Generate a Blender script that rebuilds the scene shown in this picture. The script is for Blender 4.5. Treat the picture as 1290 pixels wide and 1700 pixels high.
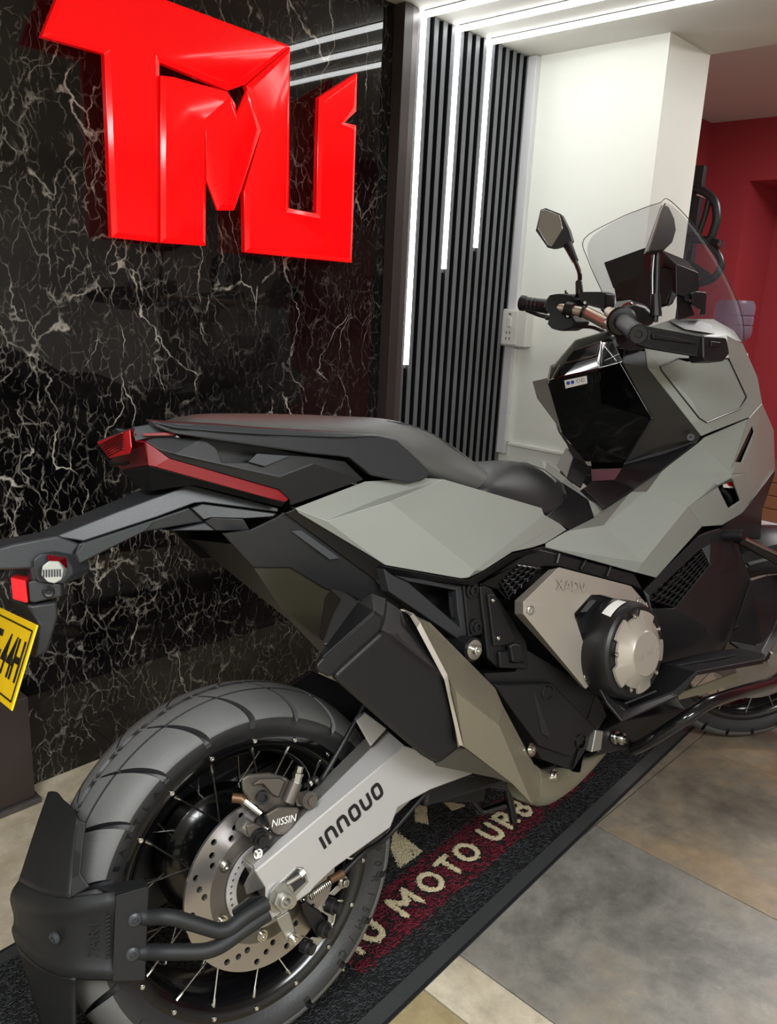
import bpy, bmesh, math, random
from mathutils import Vector, Matrix
R_ = math.radians
random.seed(7)
for o in list(bpy.data.objects):
    bpy.data.objects.remove(o)
SC = bpy.context.scene
COL = SC.collection

# ------------------------------------------------------------------ camera
cam_d = bpy.data.cameras.new('camera'); cam = bpy.data.objects.new('camera', cam_d); COL.objects.link(cam)
cam_d.sensor_fit = 'VERTICAL'; cam_d.sensor_height = 36.0; cam_d.lens = 28.8
cam_d.clip_start = 0.02; cam_d.clip_end = 60
cam.matrix_world = Matrix(((0.688459, 0.156231, -0.708248, -0.667000), (-0.723766, 0.210964, -0.657006, -0.866400), (0.046770, 0.964928, 0.258315, 1.170400), (0, 0, 0, 1)))
SC.camera = cam
# ------------------------------------------------------------------ world, exposure
wd = bpy.data.worlds.new('world'); SC.world = wd; wd.use_nodes = True
wd.node_tree.nodes['Background'].inputs[0].default_value = (.75, .78, .8, 1)
wd.node_tree.nodes['Background'].inputs[1].default_value = 0.25
vs = SC.view_settings
vs.view_transform = 'Standard'; vs.look = 'None'; vs.gamma = 1; vs.use_curve_mapping = False
vs.exposure = 0.6
LED_POWER = 7.5
FL, WY, CZ, WX = -0.010, 0.905, 1.9415, 1.809
# large ceiling panel lamps of the shop (over the free floor)
def area(name, loc, sx, sy, power, col=(.955, .985, 1)):
    l = bpy.data.lights.new(name, 'AREA'); l.shape = 'RECTANGLE'; l.size = sx; l.size_y = sy; l.energy = power; l.color = col
    o = bpy.data.objects.new(name, l); COL.objects.link(o); o.location = loc
    return o
area('ceiling_lamp_light', (-1.35, -.8, CZ - .03), 1.1, .6, 35)
area('ceiling_lamp_light', (-.3, -1.9, CZ - .03), 1.1, .6, 40)
area('room_lamp_light', (2.95, -.3, 2.05), .5, .5, 17, (1, .97, .94))

# ------------------------------------------------------------------ materials
MATS = {}
def mat(name, col, rough=.5, metal=0., spec=.5, bump=0., bscale=60., var=0., vscale=8., emit=None, estr=0., coat=0., trans=0., ior=1.45, alpha=1.):
    if name in MATS: return MATS[name]
    m = bpy.data.materials.new(name); m.use_nodes = True
    nt = m.node_tree; b = nt.nodes['Principled BSDF']
    I = b.inputs
    c = tuple(((v / 255.) / 12.92 if v <= 10 else ((v / 255. + .055) / 1.055) ** 2.4) for v in col)
    I['Base Color'].default_value = (*c, 1); I['Roughness'].default_value = rough; I['Metallic'].default_value = metal
    I['Specular IOR Level'].default_value = spec; I['IOR'].default_value = ior
    I['Coat Weight'].default_value = coat; I['Coat Roughness'].default_value = .08
    I['Transmission Weight'].default_value = trans; I['Alpha'].default_value = alpha
    if emit:
        e = tuple(((v / 255.) / 12.92 if v <= 10 else ((v / 255. + .055) / 1.055) ** 2.4) for v in emit)
        I['Emission Color'].default_value = (*e, 1); I['Emission Strength'].default_value = estr
    tc = nt.nodes.new('ShaderNodeTexCoord')
    n = nt.nodes.new('ShaderNodeTexNoise'); n.inputs['Scale'].default_value = vscale; n.inputs['Detail'].default_value = 6
    nt.links.new(tc.outputs['Object'], n.inputs['Vector'])
    if var > 0:
        mx = nt.nodes.new('ShaderNodeMix'); mx.data_type = 'RGBA'
        mx.inputs[6].default_value = (*[v * (1 - var) for v in c], 1); mx.inputs[7].default_value = (*[min(1, v * (1 + var)) for v in c], 1)
        nt.links.new(n.outputs['Fac'], mx.inputs[0]); nt.links.new(mx.outputs[2], I['Base Color'])
    mr = nt.nodes.new('ShaderNodeMapRange'); mr.inputs['To Min'].default_value = max(0, rough - .06); mr.inputs['To Max'].default_value = min(1, rough + .06)
    nt.links.new(n.outputs['Fac'], mr.inputs['Value'])
    if trans == 0 and rough > .07: nt.links.new(mr.outputs['Result'], I['Roughness'])
    if bump > 0:
        n2 = nt.nodes.new('ShaderNodeTexNoise'); n2.inputs['Scale'].default_value = bscale; n2.inputs['Detail'].default_value = 4
        nt.links.new(tc.outputs['Object'], n2.inputs['Vector'])
        bp = nt.nodes.new('ShaderNodeBump'); bp.inputs['Strength'].default_value = bump; bp.inputs['Distance'].default_value = .002
        nt.links.new(n2.outputs['Fac'], bp.inputs['Height']); nt.links.new(bp.outputs['Normal'], I['Normal'])
    MATS[name] = m
    return m

def marble():
    m = bpy.data.materials.new('black_marble'); m.use_nodes = True; nt = m.node_tree; N = nt.nodes; L = nt.links
    b = N['Principled BSDF']; tc = N.new('ShaderNodeTexCoord')
    def noise(sc, det, vec=None):
        n = N.new('ShaderNodeTexNoise'); n.inputs['Scale'].default_value = sc; n.inputs['Detail'].default_value = det
        L.new(vec or tc.outputs['Object'], n.inputs['Vector']); return n
    def math_(op, a, b_=None, clamp=False):
        n = N.new('ShaderNodeMath'); n.operation = op; n.use_clamp = clamp
        for i, v in enumerate((a, b_)):
            if v is None: continue
            if isinstance(v, (int, float)): n.inputs[i].default_value = v
            else: L.new(v, n.inputs[i])
        return n.outputs[0]
    def warp(sc, amt, stretch):
        n = noise(sc, 5); s = N.new('ShaderNodeVectorMath'); s.operation = 'SUBTRACT'; L.new(n.outputs['Color'], s.inputs[0]); s.inputs[1].default_value = (.5, .5, .5)
        k = N.new('ShaderNodeVectorMath'); k.operation = 'SCALE'; L.new(s.outputs[0], k.inputs[0]); k.inputs['Scale'].default_value = amt
        a = N.new('ShaderNodeVectorMath'); a.operation = 'ADD'; L.new(tc.outputs['Object'], a.inputs[0]); L.new(k.outputs[0], a.inputs[1])
        mp = N.new('ShaderNodeMapping'); mp.inputs['Scale'].default_value = stretch; L.new(a.outputs[0], mp.inputs['Vector'])
        return mp.outputs[0]
    def veins(scale, width, wsc, wamt, stretch, maskscale, lo, hi):
        v = N.new('ShaderNodeTexVoronoi'); v.feature = 'DISTANCE_TO_EDGE'; v.inputs['Scale'].default_value = scale
        L.new(warp(wsc, wamt, stretch), v.inputs['Vector'])
        r = N.new('ShaderNodeMapRange'); r.inputs['From Min'].default_value = width; r.inputs['From Max'].default_value = 0; L.new(v.outputs['Distance'], r.inputs['Value'])
        mk = noise(maskscale, 3); r2 = N.new('ShaderNodeMapRange'); r2.inputs['From Min'].default_value = lo; r2.inputs['From Max'].default_value = hi; L.new(mk.outputs['Fac'], r2.inputs['Value'])
        bk = noise(maskscale * 4.3 + 9, 2); r4 = N.new('ShaderNodeMapRange'); r4.inputs['From Min'].default_value = .38; r4.inputs['From Max'].default_value = .60; L.new(bk.outputs['Fac'], r4.inputs['Value'])
        return math_('MULTIPLY', math_('MULTIPLY', math_('POWER', r.outputs[0], 1.3), r2.outputs[0]), r4.outputs[0])
    a = veins(4.6, .013, 6, .20, (1.6, 1, .5), 2.4, .43, .58)
    c = veins(13, .032, 8, .12, (1.35, 1, .55), 5.0, .40, .58)
    d = veins(33, .060, 16, .06, (1.4, 1, .6), 9.0, .38, .56)
    pn = noise(1.9, 4); pr_ = N.new('ShaderNodeMapRange'); pr_.inputs['From Min'].default_value = .40; pr_.inputs['From Max'].default_value = .60; pr_.inputs['To Min'].default_value = .22; L.new(pn.outputs['Fac'], pr_.inputs['Value'])
    fine = math_('MULTIPLY', math_('ADD', math_('MULTIPLY', c, .8), math_('MULTIPLY', d, .55)), pr_.outputs[0])
    s = math_('ADD', math_('MULTIPLY', a, 1.3), fine, True)
    cl = noise(3.2, 7)
    cr = N.new('ShaderNodeValToRGB'); cr.color_ramp.elements[0].color = (.0025, .0025, .003, 1); cr.color_ramp.elements[1].color = (.020, .017, .015, 1)
    cr.color_ramp.elements[0].position = .38; cr.color_ramp.elements[1].position = .78
    L.new(cl.outputs['Fac'], cr.inputs[0])
    mx = N.new('ShaderNodeMix'); mx.data_type = 'RGBA'; L.new(s, mx.inputs[0]); L.new(cr.outputs[0], mx.inputs[6]); mx.inputs[7].default_value = (.50, .46, .40, 1)
    L.new(mx.outputs[2], b.inputs['Base Color'])
    b.inputs['Roughness'].default_value = .025; b.inputs['Specular IOR Level'].default_value = .5
    n2 = noise(3.0, 0); bp = N.new('ShaderNodeBump'); bp.inputs['Strength'].default_value = .05; bp.inputs['Distance'].default_value = .02
    L.new(n2.outputs['Fac'], bp.inputs['Height']); L.new(bp.outputs['Normal'], b.inputs['Normal'])
    return m

def slate(name, c0, c1, c2, seed):
    m = bpy.data.materials.new(name); m.use_nodes = True; nt = m.node_tree; N = nt.nodes; L = nt.links
    b = N['Principled BSDF']; tc = N.new('ShaderNodeTexCoord')
    mp = N.new('ShaderNodeMapping'); mp.inputs['Location'].default_value = (seed * 3.1, seed * 1.7, seed); L.new(tc.outputs['Object'], mp.inputs['Vector'])
    n = N.new('ShaderNodeTexNoise'); n.inputs['Scale'].default_value = 4.2; n.inputs['Detail'].default_value = 10; n.inputs['Roughness'].default_value = .68; n.inputs['Distortion'].default_value = .3
    L.new(mp.outputs[0], n.inputs['Vector'])
    cr = N.new('ShaderNodeValToRGB'); e = cr.color_ramp.elements
    e[0].position = .36; e[0].color = (*c0, 1); e[1].position = .53; e[1].color = (*c1, 1); x = e.new(.67); x.color = (*c2, 1)
    L.new(n.outputs['Fac'], cr.inputs[0])
    n2 = N.new('ShaderNodeTexNoise'); n2.inputs['Scale'].default_value = 22; n2.inputs['Detail'].default_value = 8; n2.inputs['Roughness'].default_value = .7; L.new(mp.outputs[0], n2.inputs['Vector'])
    mr = N.new('ShaderNodeMapRange'); mr.inputs['To Min'].default_value = .5; mr.inputs['To Max'].default_value = 1.5; L.new(n2.outputs['Fac'], mr.inputs['Value'])
    mm = N.new('ShaderNodeVectorMath'); mm.operation = 'SCALE'; L.new(cr.outputs[0], mm.inputs[0]); L.new(mr.outputs[0], mm.inputs['Scale'])
    v = N.new('ShaderNodeTexVoronoi'); v.feature = 'DISTANCE_TO_EDGE'; v.inputs['Scale'].default_value = 7
    sc = N.new('ShaderNodeVectorMath'); sc.operation = 'SCALE'; sc.inputs['Scale'].default_value = .35; L.new(n.outputs['Color'], sc.inputs[0])
    ad = N.new('ShaderNodeVectorMath'); L.new(mp.outputs[0], ad.inputs[0]); L.new(sc.outputs[0], ad.inputs[1]); L.new(ad.outputs[0], v.inputs['Vector'])
    rv = N.new('ShaderNodeMapRange'); rv.inputs['From Min'].default_value = .012; rv.inputs['From Max'].default_value = 0; L.new(v.outputs['Distance'], rv.inputs['Value'])
    mk = N.new('ShaderNodeMath'); mk.operation = 'MULTIPLY'; L.new(rv.outputs[0], mk.inputs[0])
    r3 = N.new('ShaderNodeMapRange'); r3.inputs['From Min'].default_value = .5; r3.inputs['From Max'].default_value = .7; r3.inputs['To Max'].default_value = .35; L.new(n2.outputs['Fac'], r3.inputs['Value']); L.new(r3.outputs[0], mk.inputs[1])
    mx = N.new('ShaderNodeMix'); mx.data_type = 'RGBA'; L.new(mk.outputs[0], mx.inputs[0]); L.new(mm.outputs[0], mx.inputs[6]); mx.inputs[7].default_value = (.55, .52, .46, 1)
    L.new(mx.outputs[2], b.inputs['Base Color']); b.inputs['Roughness'].default_value = .42
    bp = N.new('ShaderNodeBump'); bp.inputs['Strength'].default_value = .35; bp.inputs['Distance'].default_value = .003; L.new(n2.outputs['Fac'], bp.inputs['Height']); L.new(bp.outputs['Normal'], b.inputs['Normal'])
    return m

M_marble = marble()
M_wall = mat('white_wall_paint', (240, 242, 234), .55, bump=.1, bscale=90, var=.02)
M_ceil = mat('ceiling_paint', (214, 212, 204), .7, var=.02)
M_ceil2 = mat('back_ceiling_paint', (205, 205, 200), .7, var=.02)
M_red = mat('red_wall_paint', (160, 52, 60), .5, var=.04, vscale=3)
M_slat = mat('charcoal_slat', (112, 114, 120), .38, bump=.05, var=.05)
M_slatback = mat('slat_groove_black', (7, 7, 9), .7)
M_alu = mat('dark_aluminium_trim', (104, 100, 100), .3, metal=.6)
M_dark = mat('dark_brown_metal', (58, 50, 48), .35)
M_led = mat('led_diffuser', (255, 255, 255), .5, emit=(250, 253, 252), estr=LED_POWER)
M_pvc = mat('white_pvc', (222, 222, 226), .35)
M_outlet = mat('outlet_plastic', (226, 224, 218), .35)
M_black = mat('black_matte', (22, 22, 24), .5)
M_sign = mat('red_acrylic_face', (190, 8, 12), .10, spec=.3, emit=(255, 10, 14), estr=.50, coat=.3)
M_signside = mat('red_acrylic_return', (150, 6, 10), .15, emit=(255, 6, 12), estr=.22)
M_grout = mat('grey_grout', (92, 90, 86), .8)
M_rubber = mat('mat_border_rubber', (52, 53, 54), .5, bump=.3, bscale=120, var=.15)
M_matbase = mat('mat_base', (14, 14, 15), .8)
M_coil = mat('black_coil', (48, 49, 51), .42, var=.2, vscale=40)
M_coilred = mat('burgundy_coil', (104, 24, 40), .5, var=.25, vscale=40)
M_coilcream = mat('cream_coil', (206, 194, 160), .5, var=.15, vscale=40)
M_wood = mat('brown_wood', (132, 88, 62), .45, var=.25, vscale=10)
M_jug = mat('blue_clear_plastic', (196, 216, 242), .08, trans=.9, ior=1.15)

# ------------------------------------------------------------------ mesh helpers
def link(name, me, m, parent=None, smooth=None):
    o = bpy.data.objects.new(name, me); COL.objects.link(o)
    if m is not None: me.materials.append(m)
    if parent is not None: o.parent = parent
    return o
def raw(name, V, F, m, parent=None, bev=0, seg=2, smooth=False, angle=35):
    me = bpy.data.meshes.new(name); me.from_pydata([tuple(v) for v in V], [], F); me.update()
    bm = bmesh.new(); bm.from_mesh(me); bmesh.ops.remove_doubles(bm, verts=bm.verts, dist=1e-6); bmesh.ops.recalc_face_normals(bm, faces=bm.faces); bm.to_mesh(me); bm.free()
    o = link(name, me, m, parent)
    if smooth:
        me.shade_smooth(); me.set_sharp_from_angle(angle=R_(angle))
    if bev: bevel(o, bev, seg)
    return o
def bevel(o, w, seg=2, ang=25):
    md = o.modifiers.new('bevel', 'BEVEL'); md.width = w; md.segments = seg; md.limit_method = 'ANGLE'; md.angle_limit = R_(ang); md.use_clamp_overlap = True
    o.data.shade_smooth(); md.harden_normals = True
def box(name, a, b, m, parent=None, bev=0):
    (x0, y0, z0), (x1, y1, z1) = a, b
    V = [(x0, y0, z0), (x1, y0, z0), (x1, y1, z0), (x0, y1, z0), (x0, y0, z1), (x1, y0, z1), (x1, y1, z1), (x0, y1, z1)]
    F = [(0, 3, 2, 1), (4, 5, 6, 7), (0, 1, 5, 4), (1, 2, 6, 5), (2, 3, 7, 6), (3, 0, 4, 7)]
    return raw(name, V, F, m, parent, bev)
def empty(name, loc=(0, 0, 0), rot=(0, 0, 0)):
    o = bpy.data.objects.new(name, None); COL.objects.link(o); o.location = loc; o.rotation_euler = rot; o.empty_display_size = .1
    return o
def tag(o, label=None, cat=None, group=None, kind=None):
    if label: o['label'] = label
    if cat: o['category'] = cat
    if group: o['group'] = group
    if kind: o['kind'] = kind
    return o
def st(o): o['kind'] = 'structure'; return o
def sweep(pts, r, n=10, cap=True, close=False):
    pts = [Vector(p) for p in pts]; k = len(pts)
    rr = r if isinstance(r, (list, tuple)) else [r] * k
    V = []; F = []; up = None
    for i, p in enumerate(pts):
        t = (pts[min(i + 1, k - 1)] - pts[max(i - 1, 0)])
        if close: t = pts[(i + 1) % k] - pts[i - 1]
        t.normalize()
        if up is None:
            up = Vector((0, 0, 1)) if abs(t.z) < .9 else Vector((0, 1, 0))
        s = t.cross(up); s.normalize(); up = s.cross(t); up.normalize()
        for j in range(n):
            a = 2 * math.pi * j / n; V.append(p + (s * math.cos(a) + up * math.sin(a)) * rr[i])
    for i in range(k if close else k - 1):
        for j in range(n):
            a = i * n + j; b = i * n + (j + 1) % n; c = ((i + 1) % k) * n + (j + 1) % n; d = ((i + 1) % k) * n + j
            F.append((a, b, c, d))
    if cap and not close:
        F.append(tuple(range(n))[::-1]); F.append(tuple(range((k - 1) * n, k * n)))
    return V, F
def smoothpath(pts, sub=6):
    P = [Vector(p) for p in pts]; out = []
    for i in range(len(P) - 1):
        p0 = P[max(i - 1, 0)]; p1 = P[i]; p2 = P[i + 1]; p3 = P[min(i + 2, len(P) - 1)]
        for k in range(sub):
            t = k / sub
            out.append(.5 * ((2 * p1) + (p2 - p0) * t + (2 * p0 - 5 * p1 + 4 * p2 - p3) * t * t + (3 * p1 - p0 - 3 * p2 + p3) * t ** 3))
    out.append(P[-1]); return out
def fillet(pts, rad, sub=6):
    P = [Vector(p) for p in pts]; out = [P[0]]
    for i in range(1, len(P) - 1):
        a = (P[i - 1] - P[i]); b = (P[i + 1] - P[i]); d = min(rad, a.length * .45, b.length * .45)
        p0 = P[i] + a.normalized() * d; p2 = P[i] + b.normalized() * d
        for k in range(sub + 1):
            t = k / sub; out.append(p0 * (1 - t) ** 2 + P[i] * 2 * t * (1 - t) + p2 * t * t)
    out.append(P[-1]); return out
def tube(name, pts, r, m, parent=None, n=12, smooth_sub=0, close=False):
    if smooth_sub:
        if isinstance(r, (list, tuple)):
            k = len(r) - 1; r = [r[min(int(i / smooth_sub), k - 1)] * (1 - (i / smooth_sub - min(int(i / smooth_sub), k - 1))) + r[min(int(i / smooth_sub), k - 1) + 1] * (i / smooth_sub - min(int(i / smooth_sub), k - 1)) for i in range(k * smooth_sub + 1)]
        pts = smoothpath(pts, smooth_sub)
    V, F = sweep(pts, r, n, close=close); return raw(name, V, F, m, parent, smooth=True, angle=50)
def basis(axis):
    w = Vector(axis).normalized(); u = w.cross(Vector((0, 0, 1)) if abs(w.z) < .9 else Vector((1, 0, 0))).normalized(); v = w.cross(u)
    return u, v, w
def lathe(name, prof, c, axis, m, parent=None, n=48, angle=35, closed=False, bev=0):
    """prof: list of (radius, height along axis)"""
    u, v, w = basis(axis); c = Vector(c); V = []; F = []; k = len(prof)
    for r, h in prof:
        for j in range(n):
            a = 2 * math.pi * j / n; V.append(c + w * h + (u * math.cos(a) + v * math.sin(a)) * r)
    for i in range(k if closed else k - 1):
        i2 = (i + 1) % k
        for j in range(n):
            F.append((i * n + j, i * n + (j + 1) % n, i2 * n + (j + 1) % n, i2 * n + j))
    if not closed:
        if prof[0][0] > 1e-5: F.append(tuple(range(n))[::-1])
        if prof[-1][0] > 1e-5: F.append(tuple(range((k - 1) * n, k * n)))
    return raw(name, V, F, m, parent, smooth=True, angle=angle)
def loft(name, rings, m, parent=None, cap=True, closed=True, smooth=True, bev=0, angle=40, sub=0):
    V = [v for r in rings for v in r]; n = len(rings[0]); F = []
    for i in range(len(rings) - 1):
        for j in range(n if closed else n - 1):
            F.append((i * n + j, i * n + (j + 1) % n, (i + 1) * n + (j + 1) % n, (i + 1) * n + j))
    if cap and closed:
        F.append(tuple(range(n))[::-1]); F.append(tuple(range((len(rings) - 1) * n, len(rings) * n)))
    o = raw(name, V, F, m, parent, smooth=smooth, angle=angle)
    if sub:
        md = o.modifiers.new('sub', 'SUBSURF'); md.levels = sub; md.render_levels = sub
    if bev: bevel(o, bev)
    return o
def block(name, front, back, m, parent=None, bev=.002, seg=2):
    """solid between two loops of points"""
    n = len(front); V = list(front) + list(back)
    F = [tuple(range(n)), tuple(range(n, 2 * n))[::-1]] + [(i, (i + 1) % n, n + (i + 1) % n, n + i) for i in range(n)]
    return raw(name, V, F, m, parent, bev, seg)
def slab(name, front, d, m, parent=None, bev=.002, seg=2, y=None):
    """front loop extruded by vector d (or to lateral plane y)"""
    if y is not None: back = [(p[0], y, p[2]) for p in front]
    else: back = [(p[0] + d[0], p[1] + d[1], p[2] + d[2]) for p in front]
    return block(name, front, back, m, parent, bev, seg)
def shell(name, V, F, m, parent=None, t=.005, bev=.0018, hint=(-.3, -1, .4), mirror=False, soft=False):
    me = bpy.data.meshes.new(name); me.from_pydata([tuple(v) for v in V], [], F); me.update()
    bm = bmesh.new(); bm.from_mesh(me); bmesh.ops.recalc_face_normals(bm, faces=bm.faces); bm.normal_update()
    h = Vector(hint); s = sum(f.normal.dot(h) * f.calc_area() for f in bm.faces)
    if s < 0: bmesh.ops.reverse_faces(bm, faces=bm.faces)
    bm.to_mesh(me); bm.free()
    o = link(name, me, m, parent)
    if t:
        md = o.modifiers.new('solid', 'SOLIDIFY'); md.thickness = t; md.offset = -1
    if soft:
        me.shade_smooth()
        sd = o.modifiers.new('sub', 'SUBSURF'); sd.levels = 2; sd.render_levels = 2; sd.boundary_smooth = 'PRESERVE_CORNERS'; o.modifiers.move(o.modifiers.find('sub'), 0)
    elif bev: bevel(o, bev, 2, 12)
    if mirror:
        shell(name, [(v[0], -v[1], v[2]) for v in V], F, m, parent, t, bev, (h.x, -h.y, h.z))
    return o
def textmesh(name, s, origin, right, up, size, m, parent=None, ext=.0006, shear=0, align='CENTER', bold=0, sx=1.0):
    cu = bpy.data.curves.new(name, 'FONT'); cu.body = s; cu.size = 1; cu.extrude = 0; cu.shear = shear; cu.align_x = align; cu.align_y = 'CENTER'; cu.offset = bold; cu.resolution_u = 3
    ob = bpy.data.objects.new(name, cu); COL.objects.link(ob)
    dg = bpy.context.evaluated_depsgraph_get(); me = bpy.data.meshes.new_from_object(ob.evaluated_get(dg)); bpy.data.objects.remove(ob)
    r = Vector(right).normalized(); u = Vector(up).normalized(); n = r.cross(u); o = Vector(origin)
    for v in me.vertices: v.co = o + r * (v.co.x * size * sx) + u * (v.co.y * size)
    me.materials.clear(); me.name = name
    x = link(name, me, m, parent)
    md = x.modifiers.new('solid', 'SOLIDIFY'); md.thickness = ext; md.offset = 1
    return x

# ------------------------------------------------------------------ the room
def wallbox(name, a, b, m): return st(box(name, a, b, m))
# floor: grout bed with single tiles
fl = wallbox('floor', (-3.2, -3.2, FL - .06), (4.8, 1.2, FL - .004), M_grout)
tiles_m = [slate('slate_grey', (.12, .115, .10), (.225, .21, .185), (.27, .225, .17), 1), slate('slate_rust', (.115, .10, .08), (.21, .175, .13), (.29, .205, .125), 4.2),
           slate('slate_ochre', (.20, .155, .085), (.32, .25, .13), (.36, .29, .16), 7.7), slate('slate_beige', (.42, .36, .26), (.62, .55, .42), (.70, .62, .48), 11.3)]
xs = [-3.2, -2.40, -1.87, -1.335, -.80, -.268, .267, .374, .910, 1.445, 1.98, 2.515, 3.05, 3.58, 4.115, 4.65]
ys = [-3.2, -2.78, -2.25, -1.715, -1.18, -.645, -.11, .425, WY + .03]
for i in range(len(xs) - 1):
    for j in range(len(ys) - 1):
        k = (i * 5 + j * 3) % 2
        if j >= 7: k = 3
        elif abs(xs[i] - .267) < .01: k = 3 if j >= 5 else 1
        elif xs[i] < .2: k = 2
        elif abs(xs[i] - .374) < .01: k = 0
        elif xs[i] > .9: k = 1
        g = .0016
        t = box('floor_tile', (xs[i] + g, ys[j] + g, FL - .02), (xs[i + 1] - g, ys[j + 1] - g, FL + random.uniform(-.0006, 0)), tiles_m[k], fl, .0012)
# marble wall
wallbox('wall_left', (-3.2, WY, FL - .05), (1.175, WY + .12, CZ), M_marble)
wallbox('wall_slat_backing', (1.175, WY - .008, FL - .05), (WX, WY + .12, CZ), M_slatback)
wallbox('wall_end', (WX, .402, FL - .05), (2.09, WY + .12, CZ + .25), M_wall)
wallbox('wall_back', (-3.3, -3.3, FL - .05), (-3.2, WY + .12, CZ), M_wall)
wallbox('wall_right', (-3.2, -3.3, FL - .05), (4.8, -3.2, 2.2), M_wall)
wallbox('ceiling', (-3.3, -3.3, CZ), (2.085, WY + .12, CZ + .2), M_ceil)
# room beyond, painted red
RX, RY, RZ = 3.70, 1.085, 2.075
wallbox('wall_red_side', (2.09, RY, FL - .05), (RX + .6, RY + .1, RZ), M_red)
wallbox('wall_red_back', (RX, .855, FL - .05), (RX + .45, RY + .1, RZ), M_red)
wallbox('wall_red_lintel', (RX, -3.2, 1.79), (RX + .45, .855, RZ), M_red)
wallbox('wall_red_recess', (RX + .44, -3.2, FL - .05), (RX + .55, .9, RZ), M_red)
wallbox('ceiling_red_room', (2.085, -3.3, RZ), (4.8, 1.3, RZ + .1), M_ceil2)
# moulding on the white wall
tr = st(box('trim_1', (WX - .012, .42, .652), (WX + .001, .845, .664), M_wall, None, .003))
tr = st(box('trim_2', (WX - .012, .838, .664), (WX + .001, .850, 1.0), M_wall, None, .003))
st(box('baseboard_end', (WX - .012, .402, FL), (WX + .001, .87, .07), M_wall, None, .003))
# white corner conduit
st(box('trim_conduit', (WX - .022, .848, .62), (WX + .0, .893, CZ - .001), M_pvc, None, .003))

# fluted slat panel: every slat is a piece of its own
LX = [1.265, 1.4205, 1.576]
PER = .0389
slat_root = tag(empty('slat_wall_panel', (1.5, WY - .02, FL)), 'dark charcoal fluted slat panel beside the black marble wall', 'wall panel')
def wchild(o, root):
    o.parent = root; o.matrix_parent_inverse = Matrix.Translation(root.location).inverted(); return o
x = LX[0] - .5 * PER - .0
k = 0
sl_me = None
while x < WX - .012:
    w = .0205
    o = box('slat', (x - w / 2, WY - .023, FL), (x + w / 2, WY - .0085, CZ - .001), M_slat, None, .002)
    o.data.materials.append(M_slatback)
    for f in o.data.polygons:
        if f.normal.y > -.5: f.material_index = 1
    wchild(o, slat_root); x += PER; k += 1
wchild(box('edge_trim', (1.166, WY - .042, FL), (1.203, WY - .0005, CZ - .001), M_dark, None, .002), slat_root)
wchild(box('edge_trim', (1.2035, WY - .036, FL), (1.233, WY - .0085, CZ - .001), M_alu, None, .002), slat_root)
# led strips
for i, (lx, zb) in enumerate(zip(LX, (.955, 1.252, 1.328))):
    nm = ('long white LED strip at the marble edge of the slat panel', 'middle white LED strip on the slat panel', 'shortest white LED strip on the slat panel')[i]
    r = tag(empty('led_strip', (lx, WY - .03, zb)), nm, 'light', 'LED strips on the slats')
    wchild(box('diffuser', (lx - .0105, WY - .0245, zb), (lx + .0105, WY - .0155, CZ - .002), M_led), r)
    wchild(box('channel', (lx - .0095, WY - .0155, zb - .012), (lx + .0095, WY - .0086, CZ - .002), M_alu), r)
for i, lx in enumerate(LX):
    nm = ('ceiling LED strip meeting the long vertical strip', 'ceiling LED strip meeting the middle vertical strip', 'ceiling LED strip meeting the shortest vertical strip')[i]
    r = tag(empty('ceiling_led_strip', (lx, -.8, CZ)), nm, 'light', 'LED strips on the ceiling')
    wchild(box('diffuser', (lx - .0105, -.35, CZ - .012), (lx + .0105, WY - .022, CZ - .0031), M_led), r)
    wchild(box('channel', (lx - .0125, -.36, CZ - .003), (lx + .0125, WY - .0345, CZ), M_alu), r)

# socket on the end wall
r = tag(empty('wall_socket', (WX, .86, 1.06)), 'white surface mounted power socket on the white wall by the slats', 'socket')
wchild(box('back_box', (WX - .040, .787, 1.008), (WX, .890, 1.135), M_outlet, None, .004), r)
wchild(box('face_plate', (WX - .046, .822, 1.013), (WX - .0401, .886, 1.130), M_outlet, None, .003), r)
wchild(box('switch', (WX - .050, .845, 1.075), (WX - .0461, .862, 1.108), M_outlet, None, .002), r)
for dz in (1.05, 1.03):
    for dy in (.848, .862): wchild(box('slot', (WX - .0468, dy, dz), (WX - .0462, dy + .003, dz + .009), M_black), r)
wchild(box('screw', (WX - .0468, .849, 1.116), (WX - .0462, .858, 1.121), M_alu), r)

# illuminated sign on the marble: letters T, M, U
sign = tag(empty('illuminated_sign', (.6, WY, 1.26)), 'large glowing red TMU letter sign on the black marble wall', 'sign')
def letter(name, pts, yf, yb, parent):
    pts = [Vector(p) for p in pts]
    bm = bmesh.new(); vs_ = [bm.verts.new((p.x, yf, p.z)) for p in pts]; f = bm.faces.new(vs_)
    bm.normal_update()
    if f.normal.y > 0: f.normal_flip()
    me = bpy.data.meshes.new(name)
    # returns
    ex = bmesh.ops.extrude_face_region(bm, geom=[f]); 
    for v in [g for g in ex['geom'] if isinstance(g, bmesh.types.BMVert)]: v.co.y = yb
    bmesh.ops.recalc_face_normals(bm, faces=bm.faces)
    for q in bm.faces: q.material_index = 0 if q.normal.y < -.9 else 1
    ff = [q for q in bm.faces if q.normal.y < -.9]
    bmesh.ops.inset_region(bm, faces=ff, thickness=.016, depth=.0)
    # raised inner face so that a chamfer runs round each letter
    inner = [q for q in bm.faces if q.normal.y < -.9 and q in ff]
    for v in {v for q in ff for v in q.verts}: v.co.y -= .005
    bm.to_mesh(me); bm.free()
    o = link(name, me, M_sign); me.materials.append(M_signside); wchild(o, parent); bevel(o, .0015, 2, 20)
    return o
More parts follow.
